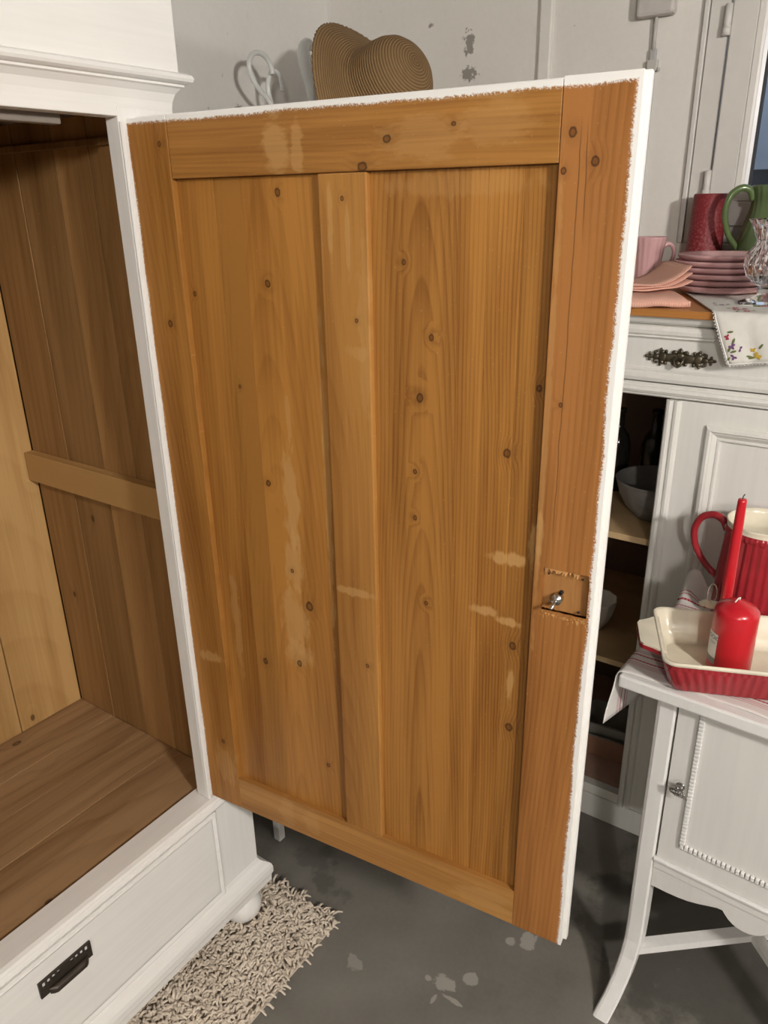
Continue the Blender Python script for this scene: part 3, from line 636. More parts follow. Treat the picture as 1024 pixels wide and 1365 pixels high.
def rrect(L, W, r, n=5):
    pts = []
    for cx, cy, a0 in ((L/2-r, W/2-r, 0), (-L/2+r, W/2-r, 90), (-L/2+r, -W/2+r, 180), (L/2-r, -W/2+r, 270)):
        for i in range(n+1):
            a = math.radians(a0+90*i/n); pts.append((cx+r*math.cos(a), cy+r*math.sin(a)))
    return pts
def rr_shell(mb, rings, mi_list):
    """rings: (L, W, r, z); consecutive rounded rectangles joined"""
    P = [[(x, y, z) for x, y in rrect(L, W, r)] for L, W, r, z in rings]; n = len(P[0])
    v = [p for ring in P for p in ring]
    for i in range(len(P)-1):
        mb.add(v[i*n:(i+2)*n], [(k, (k+1) % n, n+(k+1) % n, n+k) for k in range(n)], mi_list[i], False)
    mb.add(P[0], [tuple(range(n))[::-1]], mi_list[0]); mb.add(P[-1], [tuple(range(n))], mi_list[-1])
def oven_dish(name, label, loc, L, W, H, rz, mats, group=None):
    t = thing(name, label, 'dish', loc, rz, group)
    mb = MB(); rr_shell(mb, [(L*0.84, W*0.84, 0.02, 0), (L*0.88, W*0.88, 0.022, 0.004), (L*0.97, W*0.97, 0.025, H-0.004), (L, W, 0.026, H), (L-0.010, W-0.010, 0.022, H+0.001), (L*0.92-0.006, W*0.92-0.006, 0.02, H*0.5), (L*0.84-0.006, W*0.84-0.006, 0.018, 0.008)], [0, 0, 0, 1, 1, 1])
    mb.build('body', mats, t)
    for s in (-1, 1):
        pts = [(s*(L/2-0.004), -W*0.26), (s*(L/2+0.010), -W*0.22), (s*(L/2+0.024), -W*0.15), (s*(L/2+0.026), W*0.15), (s*(L/2+0.010), W*0.22), (s*(L/2-0.004), W*0.26)]
        MB().prism(pts, 'z', H-0.010, H-0.001).build('handle', mats[1], t)
    return t
M_DISHT = plain('terracotta_outside', (0.30, 0.16, 0.10), 0.5)
M_DISHG = plain('grey_ceramic', (0.30, 0.28, 0.25), 0.4)
oven_dish('oven_dish', 'terracotta coloured oven dish on the cupboard floor', (1.04, -0.555, 0.1042), 0.26, 0.17, 0.075, math.radians(95), [M_DISHT, M_DISHG])
oven_dish('oven_dish', 'smaller grey oven dish nested in the terracotta oven dish', (1.04, -0.565, 0.1135), 0.215, 0.125, 0.09, math.radians(95), [M_DISHG, M_DISHG])

# ------------------------------------------------------------------ on the cupboard top
TOPZ = 1.3872
M_PINK = plain('pink_glaze', (0.62, 0.37, 0.375), 0.22, 0.05, 12, 0.02)
M_PINKIN = plain('pink_glaze_light', (0.66, 0.38, 0.375), 0.22, 0.05, 12, 0.02)
mug = thing('pink_cup', 'pink ribbed cup with a loop handle by the window wall', 'cup', (1.20, -0.447, TOPZ), math.radians(-55))
MB().lathe([(0.001, 0), (0.026, 0), (0.030, 0.004), (0.034, 0.05), (0.038, 0.095), (0.0425, 0.121), (0.043, 0.124), (0.041, 0.1245), (0.0395, 0.12), (0.036, 0.095), (0.031, 0.045), (0.026, 0.008), (0.001, 0.006)], 72, rad=lambda r, z, a, i: r*(1+0.022*math.cos(18*a)) if 1 < i < 7 else r).build('body', M_PINK, mug)
MB().tube(spline([(0.036, 0, 0.10), (0.050, 0, 0.107), (0.062, 0, 0.100), (0.067, 0, 0.083), (0.060, 0, 0.060), (0.046, 0, 0.042), (0.031, 0, 0.033)]), lerpr([0.006, 0.0055, 0.005, 0.005, 0.005, 0.0052, 0.006]), 10).build('handle', M_PINK, mug)
def plate(z, R, dx, dy, lab):
    pr = [(0.001, 0.0), (R*0.55, 0.0), (R*0.60, 0.003), (R*0.90, 0.007), (R*0.975, 0.0125), (R, 0.0170), (R*0.998, 0.0195), (R*0.975, 0.0205), (R*0.94, 0.0175), (R*0.70, 0.010), (R*0.58, 0.0055), (R*0.2, 0.004), (0.001, 0.004)]
    return tag(MB().lathe(pr, 96, rad=lambda r, z, a, i: r*(1+0.006*math.cos(48*a)) if 3 < i < 8 else r).build('pink_plate', M_PINK, None, (1.150+dx, -0.640+dy, z)), lab, 'plate', 'stacked pink plates')
zs = TOPZ+0.0025
for k, (R, dx, dy, lab) in enumerate(((0.099, 0, 0, 'bottom pink plate of the stack on the runner'), (0.104, 0.002, 0.001, 'second pink plate from the bottom of the stack'), (0.104, -0.002, -0.002, 'third pink plate from the bottom of the stack'), (0.104, 0.001, 0.003, 'third pink plate from the top of the stack'), (0.106, -0.001, 0.002, 'second pink plate from the top of the stack'), (0.101, 0.001, 0.0, 'topmost pink plate of the stack, its ribbed well showing'))):
    plate(zs, R, dx, dy, lab); zs += 0.0138
# crumpled clear film caught between the plates
n = NT('clear_film'); M_FILM = n.set((0.95, 0.93, 0.93), 0.12, Transmission_Weight=1.0, IOR=1.05, Specular_IOR_Level=0.8)
fv = []; ff = []; fr = random.Random(11)
for i in range(16):
    for j in range(5):
        a = math.radians(178+74*i/15); rr_ = 0.109+0.003*fr.random()
        fv.append((1.150+rr_*math.cos(a), -0.640+rr_*math.sin(a), TOPZ+0.018+0.006*j+0.002*fr.uniform(-1, 1)))
for i in range(15):
    for j in range(4): ff.append((i*5+j, i*5+j+1, (i+1)*5+j+1, (i+1)*5+j))
fo = MB(); fo.add(fv, ff); fo = fo.build('plastic_film', M_FILM); tag(fo, 'strip of crumpled clear plastic film around the pink plates', 'plastic wrap')
fo.modifiers.new('thick', 'SOLIDIFY').thickness = 0.0003
# folded peach napkins
def weave(name, color, sc=420.0):
    n = NT(name); X = n.sep(n.obj())
    a = n.math('SINE', n.math('MULTIPLY', X[0], sc*3)); b = n.math('SINE', n.math('MULTIPLY', X[1], sc*3))
    h_ = n.math('MULTIPLY', a, b); f = n.rng(h_, -1, 1, 0.68, 1.1, False)
    n.bump(h_, 0.5, 0.0015); return n.set(n.mix(1.0, color, n.comb(f, f, f), 'MULTIPLY'), 0.9, Specular_IOR_Level=0.1)
M_PEACH = weave('peach_waffle_cotton', (0.80, 0.45, 0.35))
def napkin(name, loc, rz, L, W, layers, th, lift, lab):
    t = thing(name, lab, 'napkin', loc, rz, 'folded peach napkins')
    for k in range(layers):
        v = []; f = []; nx_, ny_ = 14, 8; z0 = k*(th+0.0006)
        for s in (0, 1):
            for i in range(nx_+1):
                for j in range(ny_+1):
                    x = L*(i/nx_-0.5)*(1-0.02*k); y = W*(j/ny_-0.5)*(1-0.03*k)
                    e = min(i, nx_-i, j, ny_-j); hh = th*(0.5+0.5*min(1, e/1.2))
                    z = z0+lift*max(0, (i/nx_-0.55))**2*4*(0.6+0.4*k)+0.0015*math.sin(i*0.9+k)*math.cos(j*0.8+k)+0.0016
                    v.append((x, y, z+(hh if s else -0.0 if True else 0)))
        m_ = (nx_+1)*(ny_+1)
        for i in range(nx_):
            for j in range(ny_):
                a = i*(ny_+1)+j; f += [(a, a+ny_+1, a+ny_+2, a+1), (m_+a, m_+a+1, m_+a+ny_+2, m_+a+ny_+1)]
        bd = [i*(ny_+1) for i in range(nx_+1)]+[nx_*(ny_+1)+j for j in range(1, ny_+1)]+[i*(ny_+1)+ny_ for i in range(nx_-1, -1, -1)]+[j for j in range(ny_-1, 0, -1)]
        for q in range(len(bd)): a, b_ = bd[q], bd[(q+1) % len(bd)]; f.append((a, b_, m_+b_, m_+a))
        MB().add(v, f, 0, True).build('fold', M_PEACH, t)
    return t
nz1 = TOPZ+0.001
np1 = napkin('napkin', (0.905, -0.530, nz1), math.radians(-62), 0.17, 0.19, 1, 0.021, 0.0, 'lower peach waffle napkin, folded, at the front edge of the wooden top')
np2 = napkin('napkin', (0.955, -0.512, nz1+0.0255), math.radians(-48), 0.17, 0.15, 3, 0.0042, 0.034, 'upper peach waffle napkin with fanned folds and a lifted corner')
kt = MB().box(-0.03, 0.03, -0.018, 0.018, 0, 0.0008).build('paper_tag', plain('kraft_paper', (0.40, 0.28, 0.16), 0.8)); kt.location = (0.885, -0.600, TOPZ+0.0002); kt.rotation_euler = (0, 0, math.radians(-60)); tag(kt, 'brown paper tag sticking out from under the peach napkins', 'tag')
# red frosted candle / vase, green ribbed jug
n = NT('red_frosted_wax'); q = n.noise(n.obj(), 170.0, 3.0); X = n.sep(n.obj())
M_REDWAX = n.set(n.mix(n.math('MULTIPLY', n.rng(q, 0.45, 0.7), n.rng(X[2], 0.02, 0.2, 0.75, 0.25)), (0.20, 0.012, 0.017), (0.36, 0.13, 0.13)), 0.55); n.bump(q, 0.4, 0.003)
tag(MB().lathe([(0.001, 0), (0.044, 0), (0.047, 0.004), (0.0455, 0.06), (0.0425, 0.14), (0.040, 0.219), (0.038, 0.222), (0.030, 0.221), (0.001, 0.218)], 40).build('red_candle', M_REDWAX, None, (1.355, -0.545, TOPZ)), 'thick dark red frosted candle standing in front of the window frame', 'candle')
M_GREEN = plain('green_glaze', (0.105, 0.155, 0.06), 0.16, 0.06, 10, 0.02)
gj = thing('green_jug', 'green swirled ribbed jug with a big loop handle below the window', 'jug', (1.326, -0.700, TOPZ), math.radians(118))
MB().lathe([(0.001, 0), (0.052, 0), (0.060, 0.006), (0.072, 0.045), (0.075, 0.075), (0.070, 0.115), (0.058, 0.16), (0.050, 0.19), (0.050, 0.215), (0.054, 0.237), (0.052, 0.239), (0.047, 0.225), (0.045, 0.19), (0.053, 0.16), (0.064, 0.11), (0.064, 0.05), (0.001, 0.01)], 110, rad=lambda r, z, a, i: r*(1+0.026*math.cos(24*(a+z*3.0))) if 1 < i < 9 else r).build('body', M_GREEN, gj)
MB().tube(spline([(0.049, 0, 0.205), (0.058, 0, 0.226), (0.078, 0, 0.233), (0.100, 0, 0.220), (0.110, 0, 0.192), (0.108, 0, 0.160), (0.095, 0, 0.125), (0.078, 0, 0.103), (0.070, 0, 0.092)]), lerpr([0.008, 0.0085, 0.0085, 0.008, 0.0075, 0.007, 0.007, 0.0075, 0.006]), 12).build('handle', M_GREEN, gj)
# crystal goblet vase
n = NT('cut_crystal'); M_CRYST = n.set((0.97, 0.95, 0.97), 0.03, Transmission_Weight=1.0, IOR=1.5)
tag(MB().lathe([(0.001, 0), (0.046, 0), (0.047, 0.004), (0.030, 0.012), (0.013, 0.020), (0.011, 0.030), (0.020, 0.040), (0.038, 0.058), (0.045, 0.08), (0.042, 0.10), (0.030, 0.118), (0.027, 0.128), (0.036, 0.150), (0.047, 0.168), (0.044, 0.168), (0.032, 0.148), (0.023, 0.128), (0.026, 0.118), (0.036, 0.10), (0.039, 0.08), (0.032, 0.06), (0.012, 0.045), (0.001, 0.044)], 36, smooth=False, rad=lambda r, z, a, i: r*(1+0.045*math.cos(18*a+(i % 2)*math.pi)) if 6 < i < 14 else r).build('crystal_vase', M_CRYST, None, (0.965, -0.767, TOPZ+0.003)), 'cut crystal footed vase standing on the embroidered runner', 'vase')
# embroidered runner hanging over the front edge
M_LINEN = plain('off_white_linen', (0.72, 0.70, 0.65), 0.85, 0.04, 60, 0.2)
M_LACE = plain('white_lace', (0.86, 0.85, 0.82), 0.85, 0.05, 200, 0.2)
EX = CF-0.0335
def cl(s, y, lift=0.0):
    """unrolled runner: s<0 lies on the top (distance behind the front edge), s>0 hangs"""
    z = TOPZ+0.0015
    if s <= -0.006: return Vector((EX-s, y, z+lift+0.0006))
    if s < 0.010:
        t = (s+0.006)/0.016*math.pi/2; return Vector((EX+0.006-0.010*math.sin(t)-lift*0.7, y, z-0.010+0.010*math.cos(t)+lift*0.7+0.0006))
    fold = 0.006*math.sin((y+0.7)*46+s*14)*min(1, s/0.06)
    return Vector((EX-0.004-lift-0.004*min(1, s/0.05)-abs(fold), y, z-0.010-(s-0.010)))
qa, qb, qc, qd = (-0.33, -0.565), (0.098, -0.752), (0.045, -1.08), (-0.36, -0.96)
def bil(a, b):   # a along left hem from back to front, b across
    return ((1-a)*(1-b)*qa[0]+a*(1-b)*qb[0]+a*b*qc[0]+(1-a)*b*qd[0], (1-a)*(1-b)*qa[1]+a*(1-b)*qb[1]+a*b*qc[1]+(1-a)*b*qd[1])
run = MB(); NA, NB = 60, 44
run.add([cl(*bil(i/NA, j/NB)) for i in range(NA+1) for j in range(NB+1)], [(i*(NB+1)+j, (i+1)*(NB+1)+j, (i+1)*(NB+1)+j+1, i*(NB+1)+j+1) for i in range(NA) for j in range(NB)], 0, True)
runner = thing('table_runner', 'off white flower embroidered cloth with lace edge hanging over the cupboard drawer', 'cloth', (EX, -0.80, TOPZ))
def rb(mb, name, mat):
    mb.v = [(a-EX, b+0.80, c-TOPZ) for a, b, c in mb.v]; return mb.build(name, mat, runner)
ro = rb(run, 'linen', M_LINEN); so = ro.modifiers.new('thick', 'SOLIDIFY'); so.thickness = 0.0008; so.offset = 1
lace = MB(); hem = [bil(i/70, 0.0) for i in range(71)]+[bil(1.0, i/50) for i in range(1, 51)]
lp = [cl(s, y, 0.0016) for s, y in hem]; lace.tube(lp, 0.0013, 6)
zz = []
for i, (s, y) in enumerate(hem):
    for q in range(2):
        ii = i+q*0.5
        if ii >= len(hem)-1: break
        s2 = s+(hem[i+1][0]-s)*q*0.5; y2 = y+(hem[i+1][1]-y)*q*0.5
        ds, dy = (hem[i+1][0]-s, hem[i+1][1]-y) if i+1 < len(hem) else (0, 1); L = math.hypot(ds, dy) or 1
        o_ = 0.0045 if q else 0.0
        zz.append(cl(s2+(-dy)/L*o_*(1), y2+ds/L*o_, 0.0016))
lace.tube(zz, 0.0011, 5); rb(lace, 'lace_edge', M_LACE)
emb = MB(); er = random.Random(5)
fm = [plain('thread_red', (0.42, 0.03, 0.07), 0.8), plain('thread_purple', (0.18, 0.07, 0.20), 0.8), plain('thread_green', (0.13, 0.16, 0.05), 0.8), plain('thread_yellow', (0.62, 0.42, 0.05), 0.8), plain('thread_pink', (0.72, 0.45, 0.45), 0.8)]
def petal(s, y, ang, ln, wd, mi):
    v = []
    for i in range(8):
        a = 2*math.pi*i/8; p_ = (ln*math.cos(a), wd*math.sin(a))
        v.append(cl(s+p_[0]*math.cos(ang)-p_[1]*math.sin(ang), y+p_[0]*math.sin(ang)+p_[1]*math.cos(ang), 0.0022))
    c_ = cl(s, y, 0.003); emb.add(v+[c_], [(i, (i+1) % 8, 8) for i in range(8)], mi, True)
for (s, y, mi, k_, sz) in ((-0.06, -0.735, 0, 4, 0.004), (-0.05, -0.755, 0, 4, 0.004), (-0.035, -0.742, 0, 4, 0.004), (-0.02, -0.765, 0, 4, 0.004), (0.045, -0.742, 0, 4, 0.003), (0.062, -0.754, 1, 5, 0.0035), (0.082, -0.760, 1, 3, 0.0035), (0.066, -0.770, 1, 2, 0.003), (0.077, -0.802, 3, 5, 0.0042), (0.066, -0.792, 3, 4, 0.003), (0.05, -0.86, 0, 5, 0.004), (-0.10, -0.70, 1, 4, 0.0035), (-0.12, -0.68, 1, 3, 0.003)):
    for q in range(k_):
        a = 2*math.pi*q/k_+er.random(); petal(s+sz*math.cos(a), y+sz*math.sin(a), a, sz, sz*0.6, mi)
for (s, y, a) in ((0.035, -0.746, 1.4), (0.068, -0.750, 0.3), (0.072, -0.758, 1.2), (0.052, -0.755, 0.2), (0.082, -0.792, 1.3), (0.080, -0.788, 1.8), (0.058, -0.806, 0.5), (-0.045, -0.725, 1.2), (-0.01, -0.75, 0.4), (-0.03, -0.775, 1.0), (-0.09, -0.69, 1.2), (-0.11, -0.71, 0.5), (0.088, -0.75, 0.6)):
    petal(s, y, a, 0.006, 0.0022, 2)
tag(rb(emb, 'flower_embroidery', fm), kind='stuff')

# ------------------------------------------------------------------ small white washstand
TA = math.radians(-93); TX, TY = 0.3723, -0.7250
tb = thing('washstand', 'small white washstand with beaded door, scalloped apron and splayed legs', 'washstand', (TX, TY, 0), TA)
ex_ = Vector((math.cos(TA), math.sin(TA), 0)); ey_ = Vector((-math.sin(TA), math.cos(TA), 0))
def tw(x, y, z): p = Vector((TX, TY, 0))+ex_*x+ey_*y; return (p.x, p.y, z)
TW, TD, TZ = 0.56, 0.45, 0.790
M_TW = paint_mat('white_gloss_paint', (0.76, 0.75, 0.73), 0.32)
M_TD = paint_mat('warm_white_paint', (0.70, 0.685, 0.655), 0.35)
def tp(name, mb, mat=M_TW, parent=tb): return mb.build(name, mat, parent)
tp('table_top', MB().box(0, TW, 0, TD, 0.764, TZ, 0.004))
def leg(cx, cy, sx, sy, spl):
    path = [(0, 0, 0.7635, 1.0), (0, 0, 0.40, 1.0), (0, 0, 0.20, 0.98), (0, 0.004, 0.15, 0.98), (0.002, 0.014, 0.11, 0.96), (0.005, 0.036, 0.07, 0.94), (0.011, 0.068, 0.03, 0.94), (0.018, 0.098, 0.0, 0.96)]
    sec = [(-1, -0.55), (-0.86, -0.86), (-0.55, -1), (0.8, -1), (1, -0.8), (1, 1), (-0.7, 1), (-1, 0.7)]
    v = []; f = []; hw = 0.018
    for (ox_, oy_, z, s) in path:
        for a, b in sec: v.append((cx+sx*(a*hw*s)+(-ox_*sx if False else -ox_*(-sx)*-1), cy+sy*b*hw*s-oy_*sy*spl, z))
    n_ = len(sec)
    for i in range(len(path)-1):
        for k in range(n_): f.append((i*n_+k, i*n_+(k+1) % n_, (i+1)*n_+(k+1) % n_, (i+1)*n_+k))
    f.append(tuple(range(n_))); f.append(tuple((len(path)-1)*n_+k for k in range(n_)))
    return MB().add(v, f)
LX0, LX1, LY0, LY1 = 0.084, TW-0.084, 0.042, TD-0.045
tp('leg', leg(LX0, LY0, 1, 1, 1.0)); tp('leg', leg(LX1, LY0, -1, 1, 1.0)); tp('leg', leg(LX0, LY1, 1, -1, 0.25)); tp('leg', leg(LX1, LY1, -1, -1, 0.25))
IX0, IX1 = LX0+0.0185, LX1-0.0185
tp('side_panel', MB().box(LX0-0.008, LX0+0.008, LY0+0.018, LY1-0.018, 0.335, 0.7635), M_TD)
tp('side_panel', MB().box(LX1-0.008, LX1+0.008, LY0+0.018, LY1-0.018, 0.335, 0.7635), M_TD)
tp('back_panel', MB().box(IX0, IX1, LY1-0.008, LY1+0.004, 0.335, 0.7635), M_TD)
tp('bottom_board', MB().box(LX0, LX1, LY0+0.018, LY1-0.010, 0.372, 0.384), M_TD)
td = MB().box(IX0+0.003, IX1-0.0015, 0.028, 0.046, 0.394, 0.760, 0.001)
tdoor = tp('door', td, M_TD)
bm_ = MB(); bx0, bx1, bz0, bz1 = 0.149, TW-0.149, 0.448, 0.7545
def beads(x0, z0, x1, z1):
    L = math.hypot(x1-x0, z1-z0); k = int(L/0.0082)
    for i in range(k+1):
        t = i/k; x, z = x0+(x1-x0)*t, z0+(z1-z0)*t; h_ = 0.0033
        if abs(x1-x0) > abs(z1-z0): bm_.box(x-h_, x+h_, 0.0215, 0.0285, z-0.0048, z+0.0048, 0.0015)
        else: bm_.box(x-0.0048, x+0.0048, 0.0215, 0.0285, z-h_, z+h_, 0.0015)
beads(bx0, bz0, bx1, bz0); beads(bx0, bz1, bx1, bz1); beads(bx0, bz0+0.0082, bx0, bz1-0.0082); beads(bx1, bz0+0.0082, bx1, bz1-0.0082)
tag(bm_.build('bead_moulding', M_TW, tdoor), kind='stuff')
kn = MB(); kx, kz = 0.128, 0.581
kn.tube([(kx, 0.028, kz), (kx, 0.014, kz)], 0.004, 10)
kn.sphere((kx-0.002, 0.012, kz-0.002), (0.013, 0.006, 0.008), 14, 8)
for q in range(6):
    a = q*1.05; kn.tube([(kx-0.012+0.005*q*0.9, 0.008, kz+0.006), (kx-0.006+0.0045*q, 0.005, kz-0.002), (kx-0.002+0.004*q, 0.009, kz-0.010)], 0.0013, 6)
lo = [(kx+0.004+0.007*math.cos(a*0.5), 0.013, kz+0.011+0.007*math.sin(a*0.5)) for a in range(13)]
kn.tube(lo, 0.002, 6); kn.build('knob', M_PEWTER, tdoor)['label'] = 'twisted antique silver knob'
tp('door_ledge', MB().box(IX0-0.001, IX1+0.001, 0.021, 0.050, 0.3865, 0.393, 0.0015))
# scalloped apron
hp = [(0.103, 0.316), (0.118, 0.3165), (0.135, 0.3165), (0.155, 0.318), (0.175, 0.321), (0.195, 0.327), (0.213, 0.334), (0.228, 0.3395), (0.238, 0.3405), (0.243, 0.334), (0.250, 0.326), (0.259, 0.3195), (0.269, 0.3155), (0.28, 0.3142)]
hp[0] = (IX0, 0.316)
pts = hp+[(TW-a, b) for a, b in hp[::-1][1:]]
pts = pts+[(IX1, 0.386), (IX0, 0.386)]
tp('apron', MB().prism(pts, 'y', 0.028, 0.044), M_TD)
tp('apron_rail', MB().box(IX0, IX1, 0.0255, 0.046, 0.366, 0.3865, 0.001), M_TD)
def stretcher(x0, y0, x1, y1, z0, z1):
    d_ = Vector((x1-x0, y1-y0, 0)).normalized(); p_ = Vector((-d_.y, d_.x, 0))*0.013
    v = []
    for (x, y) in ((x0, y0), (x1, y1)):
        for s in (-1, 1):
            for z in (z0, z1): v.append((x+p_.x*s, y+p_.y*s, z))
    return MB().add(v, [(0, 1, 3, 2), (4, 6, 7, 5), (0, 4, 5, 1), (2, 3, 7, 6), (1, 5, 7, 3), (0, 2, 6, 4)])
tp('stretcher', stretcher(LX0+0.002, LY0-0.006, LX1-0.008, LY1-0.002, 0.112, 0.130)); tp('stretcher', stretcher(LX1-0.002, LY0-0.006, LX0+0.008, LY1-0.002, 0.113, 0.129))

# ------------------------------------------------------------------ striped tea towel
n = NT('striped_tea_towel'); X = n.sep(n.obj())
def band(c0, w_):
    return n.rng(n.math('ABSOLUTE', n.math('SUBTRACT', X[1], c0)), w_*0.45, w_*0.55, 1.0, 0.0)
cc = (0.70, 0.67, 0.64)
zig = n.math('ADD', n.math('MULTIPLY', n.math('SINE', n.math('MULTIPLY', X[0], 900.0)), 0.5), 0.5)
for g0 in (0.085, 0.245, 0.345, 0.45):
    for (o_, w_, a_) in ((0.0, 0.004, 1), (0.020, 0.004, 1), (-0.010, 0.0022, 0), (-0.015, 0.0022, 0), (0.029, 0.0022, 0), (0.034, 0.0022, 0), (0.039, 0.0018, 0)):
        k_ = band(g0-o_, w_)
        k_ = n.math('MULTIPLY', k_, n.rng(zig, 0.2, 0.6, 0.75, 1.0)) if a_ else n.math('MULTIPLY', k_, 0.6)
        cc = n.mix(k_, cc, (0.42, 0.03, 0.05))
wv = n.math('MULTIPLY', n.math('SINE', n.math('MULTIPLY', X[0], 2600.0)), n.math('SINE', n.math('MULTIPLY', X[1], 2600.0)))
n.bump(n.math('ADD', wv, n.math('MULTIPLY', n.noise(n.obj(), 30.0, 3.0), 2.0)), 0.2, 0.001)
M_TOWEL = n.set(cc, 0.9, Specular_IOR_Level=0.1)
tow = MB(); NX, NY = 56, 44
def smooth(a, b, t): t = min(1, max(0, (t-a)/(b-a))); return t*t*(3-2*t)
for i in range(NX+1):
    for j in range(NY+1):
        s = -0.13+0.62*i/NX; y = 0.010+0.405*j/NY
        y += 0.012*math.sin(s*9)*(1-j/NY)
        if s >= 0.002:
            x = s; z = TZ+0.0012+0.0006*math.sin(s*60+y*40)
            up_ = smooth(0.33, 0.40, y)*(1-smooth(0.01, 0.045, s)); z += 0.05*up_
        else:
            hang = -s*(0.112+0.28*y)/0.13
            a_ = min(1.0, hang/0.014); x = 0.002-0.0085*math.sin(a_*math.pi/2)-0.006*smooth(0.02, 0.1, hang); z = TZ+0.0012-0.006*(1-math.cos(a_*math.pi/2))-max(0, hang-0.014)
            z += 0.05*smooth(0.33, 0.40, y); y -= hang*0.16*max(0, 1-y/0.3)
        tow.v.append((x, y, z))
for i in range(NX):
    for j in range(NY): tow.f.append((i*(NY+1)+j, (i+1)*(NY+1)+j, (i+1)*(NY+1)+j+1, i*(NY+1)+j+1)); tow.m.append(0); tow.sm.append(True)
to = tow.build('tea_towel', M_TOWEL); to.location = tw(0, 0, 0); to.rotation_euler = (0, 0, TA)
sm_ = to.modifiers.new('thick', 'SOLIDIFY'); sm_.thickness = 0.0009; sm_.offset = 1
tag(to, 'white linen tea towel with red woven stripes spread over the washstand', 'towel')

# ------------------------------------------------------------------ red ribbed baking dish
def glaze(name, color, edge, rough=0.18):
    n = NT(name); X = n.sep(n.obj()); q = n.noise(n.obj(), 16.0, 3.0)
    f = n.rng(q, 0.3, 0.7, 0.88, 1.1, False); return n.set(n.mix(1.0, color, n.comb(f, f, f), 'MULTIPLY'), rough)
M_REDG = glaze('red_glaze', (0.33, 0.022, 0.030), None)
M_CREAM = glaze('cream_glaze', (0.74, 0.68, 0.54), None, 0.16)
def dense_rrect(L, W, r, N):
    seg = [('l', L-2*r), ('c', math.pi*r/2), ('l', W-2*r), ('c', math.pi*r/2)]*2
    tot = sum(s for _, s in seg); out = []
    for i in range(N):
        d = tot*i/N; x, y, a = -L/2+r, -W/2, 0.0
        for kind, sl in seg:
            if d <= sl:
                if kind == 'l': out.append((x+math.cos(a)*d, y+math.sin(a)*d, math.sin(a), -math.cos(a)))
                else:
                    b = a+d/r; cx, cy = x-math.sin(a)*r, y+math.cos(a)*r
                    out.append((cx+math.sin(b)*r, cy-math.cos(b)*r, math.sin(b), -math.cos(b)))
                break
            if kind == 'l': x += math.cos(a)*sl; y += math.sin(a)*sl
            else:
                cx, cy = x-math.sin(a)*r, y+math.cos(a)*r; a += math.pi/2; x, y = cx+math.sin(a)*r, cy-math.cos(a)*r
            d -= sl
    return out
bd_ = thing('baking_dish', 'red ribbed rectangular baking dish with cream inside and lug handles on the striped towel', 'dish', tw(0.194, 0.134, TZ+0.0026), TA+math.radians(25))
N_ = 384; DL_, DW_, DH = 0.34, 0.205, 0.056
rings = [(0.82, 0, 0.0, 0), (0.86, 0, 0.003, 0), (0.872, 1, 0.006, 0), (0.96, 1, 0.040, 0), (0.962, 0, 0.042, 0), (0.967, 2, 0.0435, 0), (0.967, 2, 0.0475, 0), (0.972, 0, 0.049, 0), (0.995, 0, 0.052, 1), (1.0, 0, 0.055, 1), (0.985, 0, 0.0565, 1), (0.955, 0, 0.0545, 1), (0.90, 0, 0.025, 1), (0.83, 0, 0.0075, 1)]
dv = []; 
for (sc, md, z, _) in rings:
    ins = (1-sc)*DL_/2
    for i, (x, y, nx_, ny_) in enumerate(dense_rrect(DL_-2*ins, DW_-2*ins, 0.021, N_)):
        o_ = 0.0013*math.cos(2*math.pi*i*64/N_*1.0) if md == 1 else (0.0009*math.cos(2*math.pi*i*96/N_) if md == 2 else 0)
        dv.append((x+nx_*o_, y+ny_*o_, z*1.28))
dm = MB()
for q in range(len(rings)-1):
    base = len(dm.v)
    dm.add(dv[q*N_:(q+2)*N_], [(k, (k+1) % N_, N_+(k+1) % N_, N_+k) for k in range(N_)], rings[q+1][3], True)
dm.add(dv[:N_], [tuple(range(N_))[::-1]], 0); dm.add(dv[-N_:], [tuple(range(N_))], 1)
dbm = bmesh.new()
body = dm.build('body', [M_REDG, M_CREAM], bd_)
dbm.from_mesh(body.data); bmesh.ops.remove_doubles(dbm, verts=dbm.verts, dist=0.00005); bmesh.ops.recalc_face_normals(dbm, faces=dbm.faces); dbm.to_mesh(body.data); dbm.free()
for s in (-1, 1):
    pts = [(s*(DL_/2-0.008), -0.062), (s*(DL_/2+0.003), -0.060), (s*(DL_/2+0.012), -0.052), (s*(DL_/2+0.028), -0.043), (s*(DL_/2+0.033), -0.034), (s*(DL_/2+0.033), 0.034), (s*(DL_/2+0.028), 0.043), (s*(DL_/2+0.012), 0.052), (s*(DL_/2+0.003), 0.060), (s*(DL_/2-0.008), 0.062)]
    hm = MB().prism(pts, 'z', 0.0600, 0.0675, 0); hm.prism([(a-s*0.0012, b*0.985) for a, b in pts], 'z', 0.0675, 0.0706, 1)
    hm.build('handle', [M_REDG, M_CREAM], bd_)
INZ = TZ+0.0026+0.0098
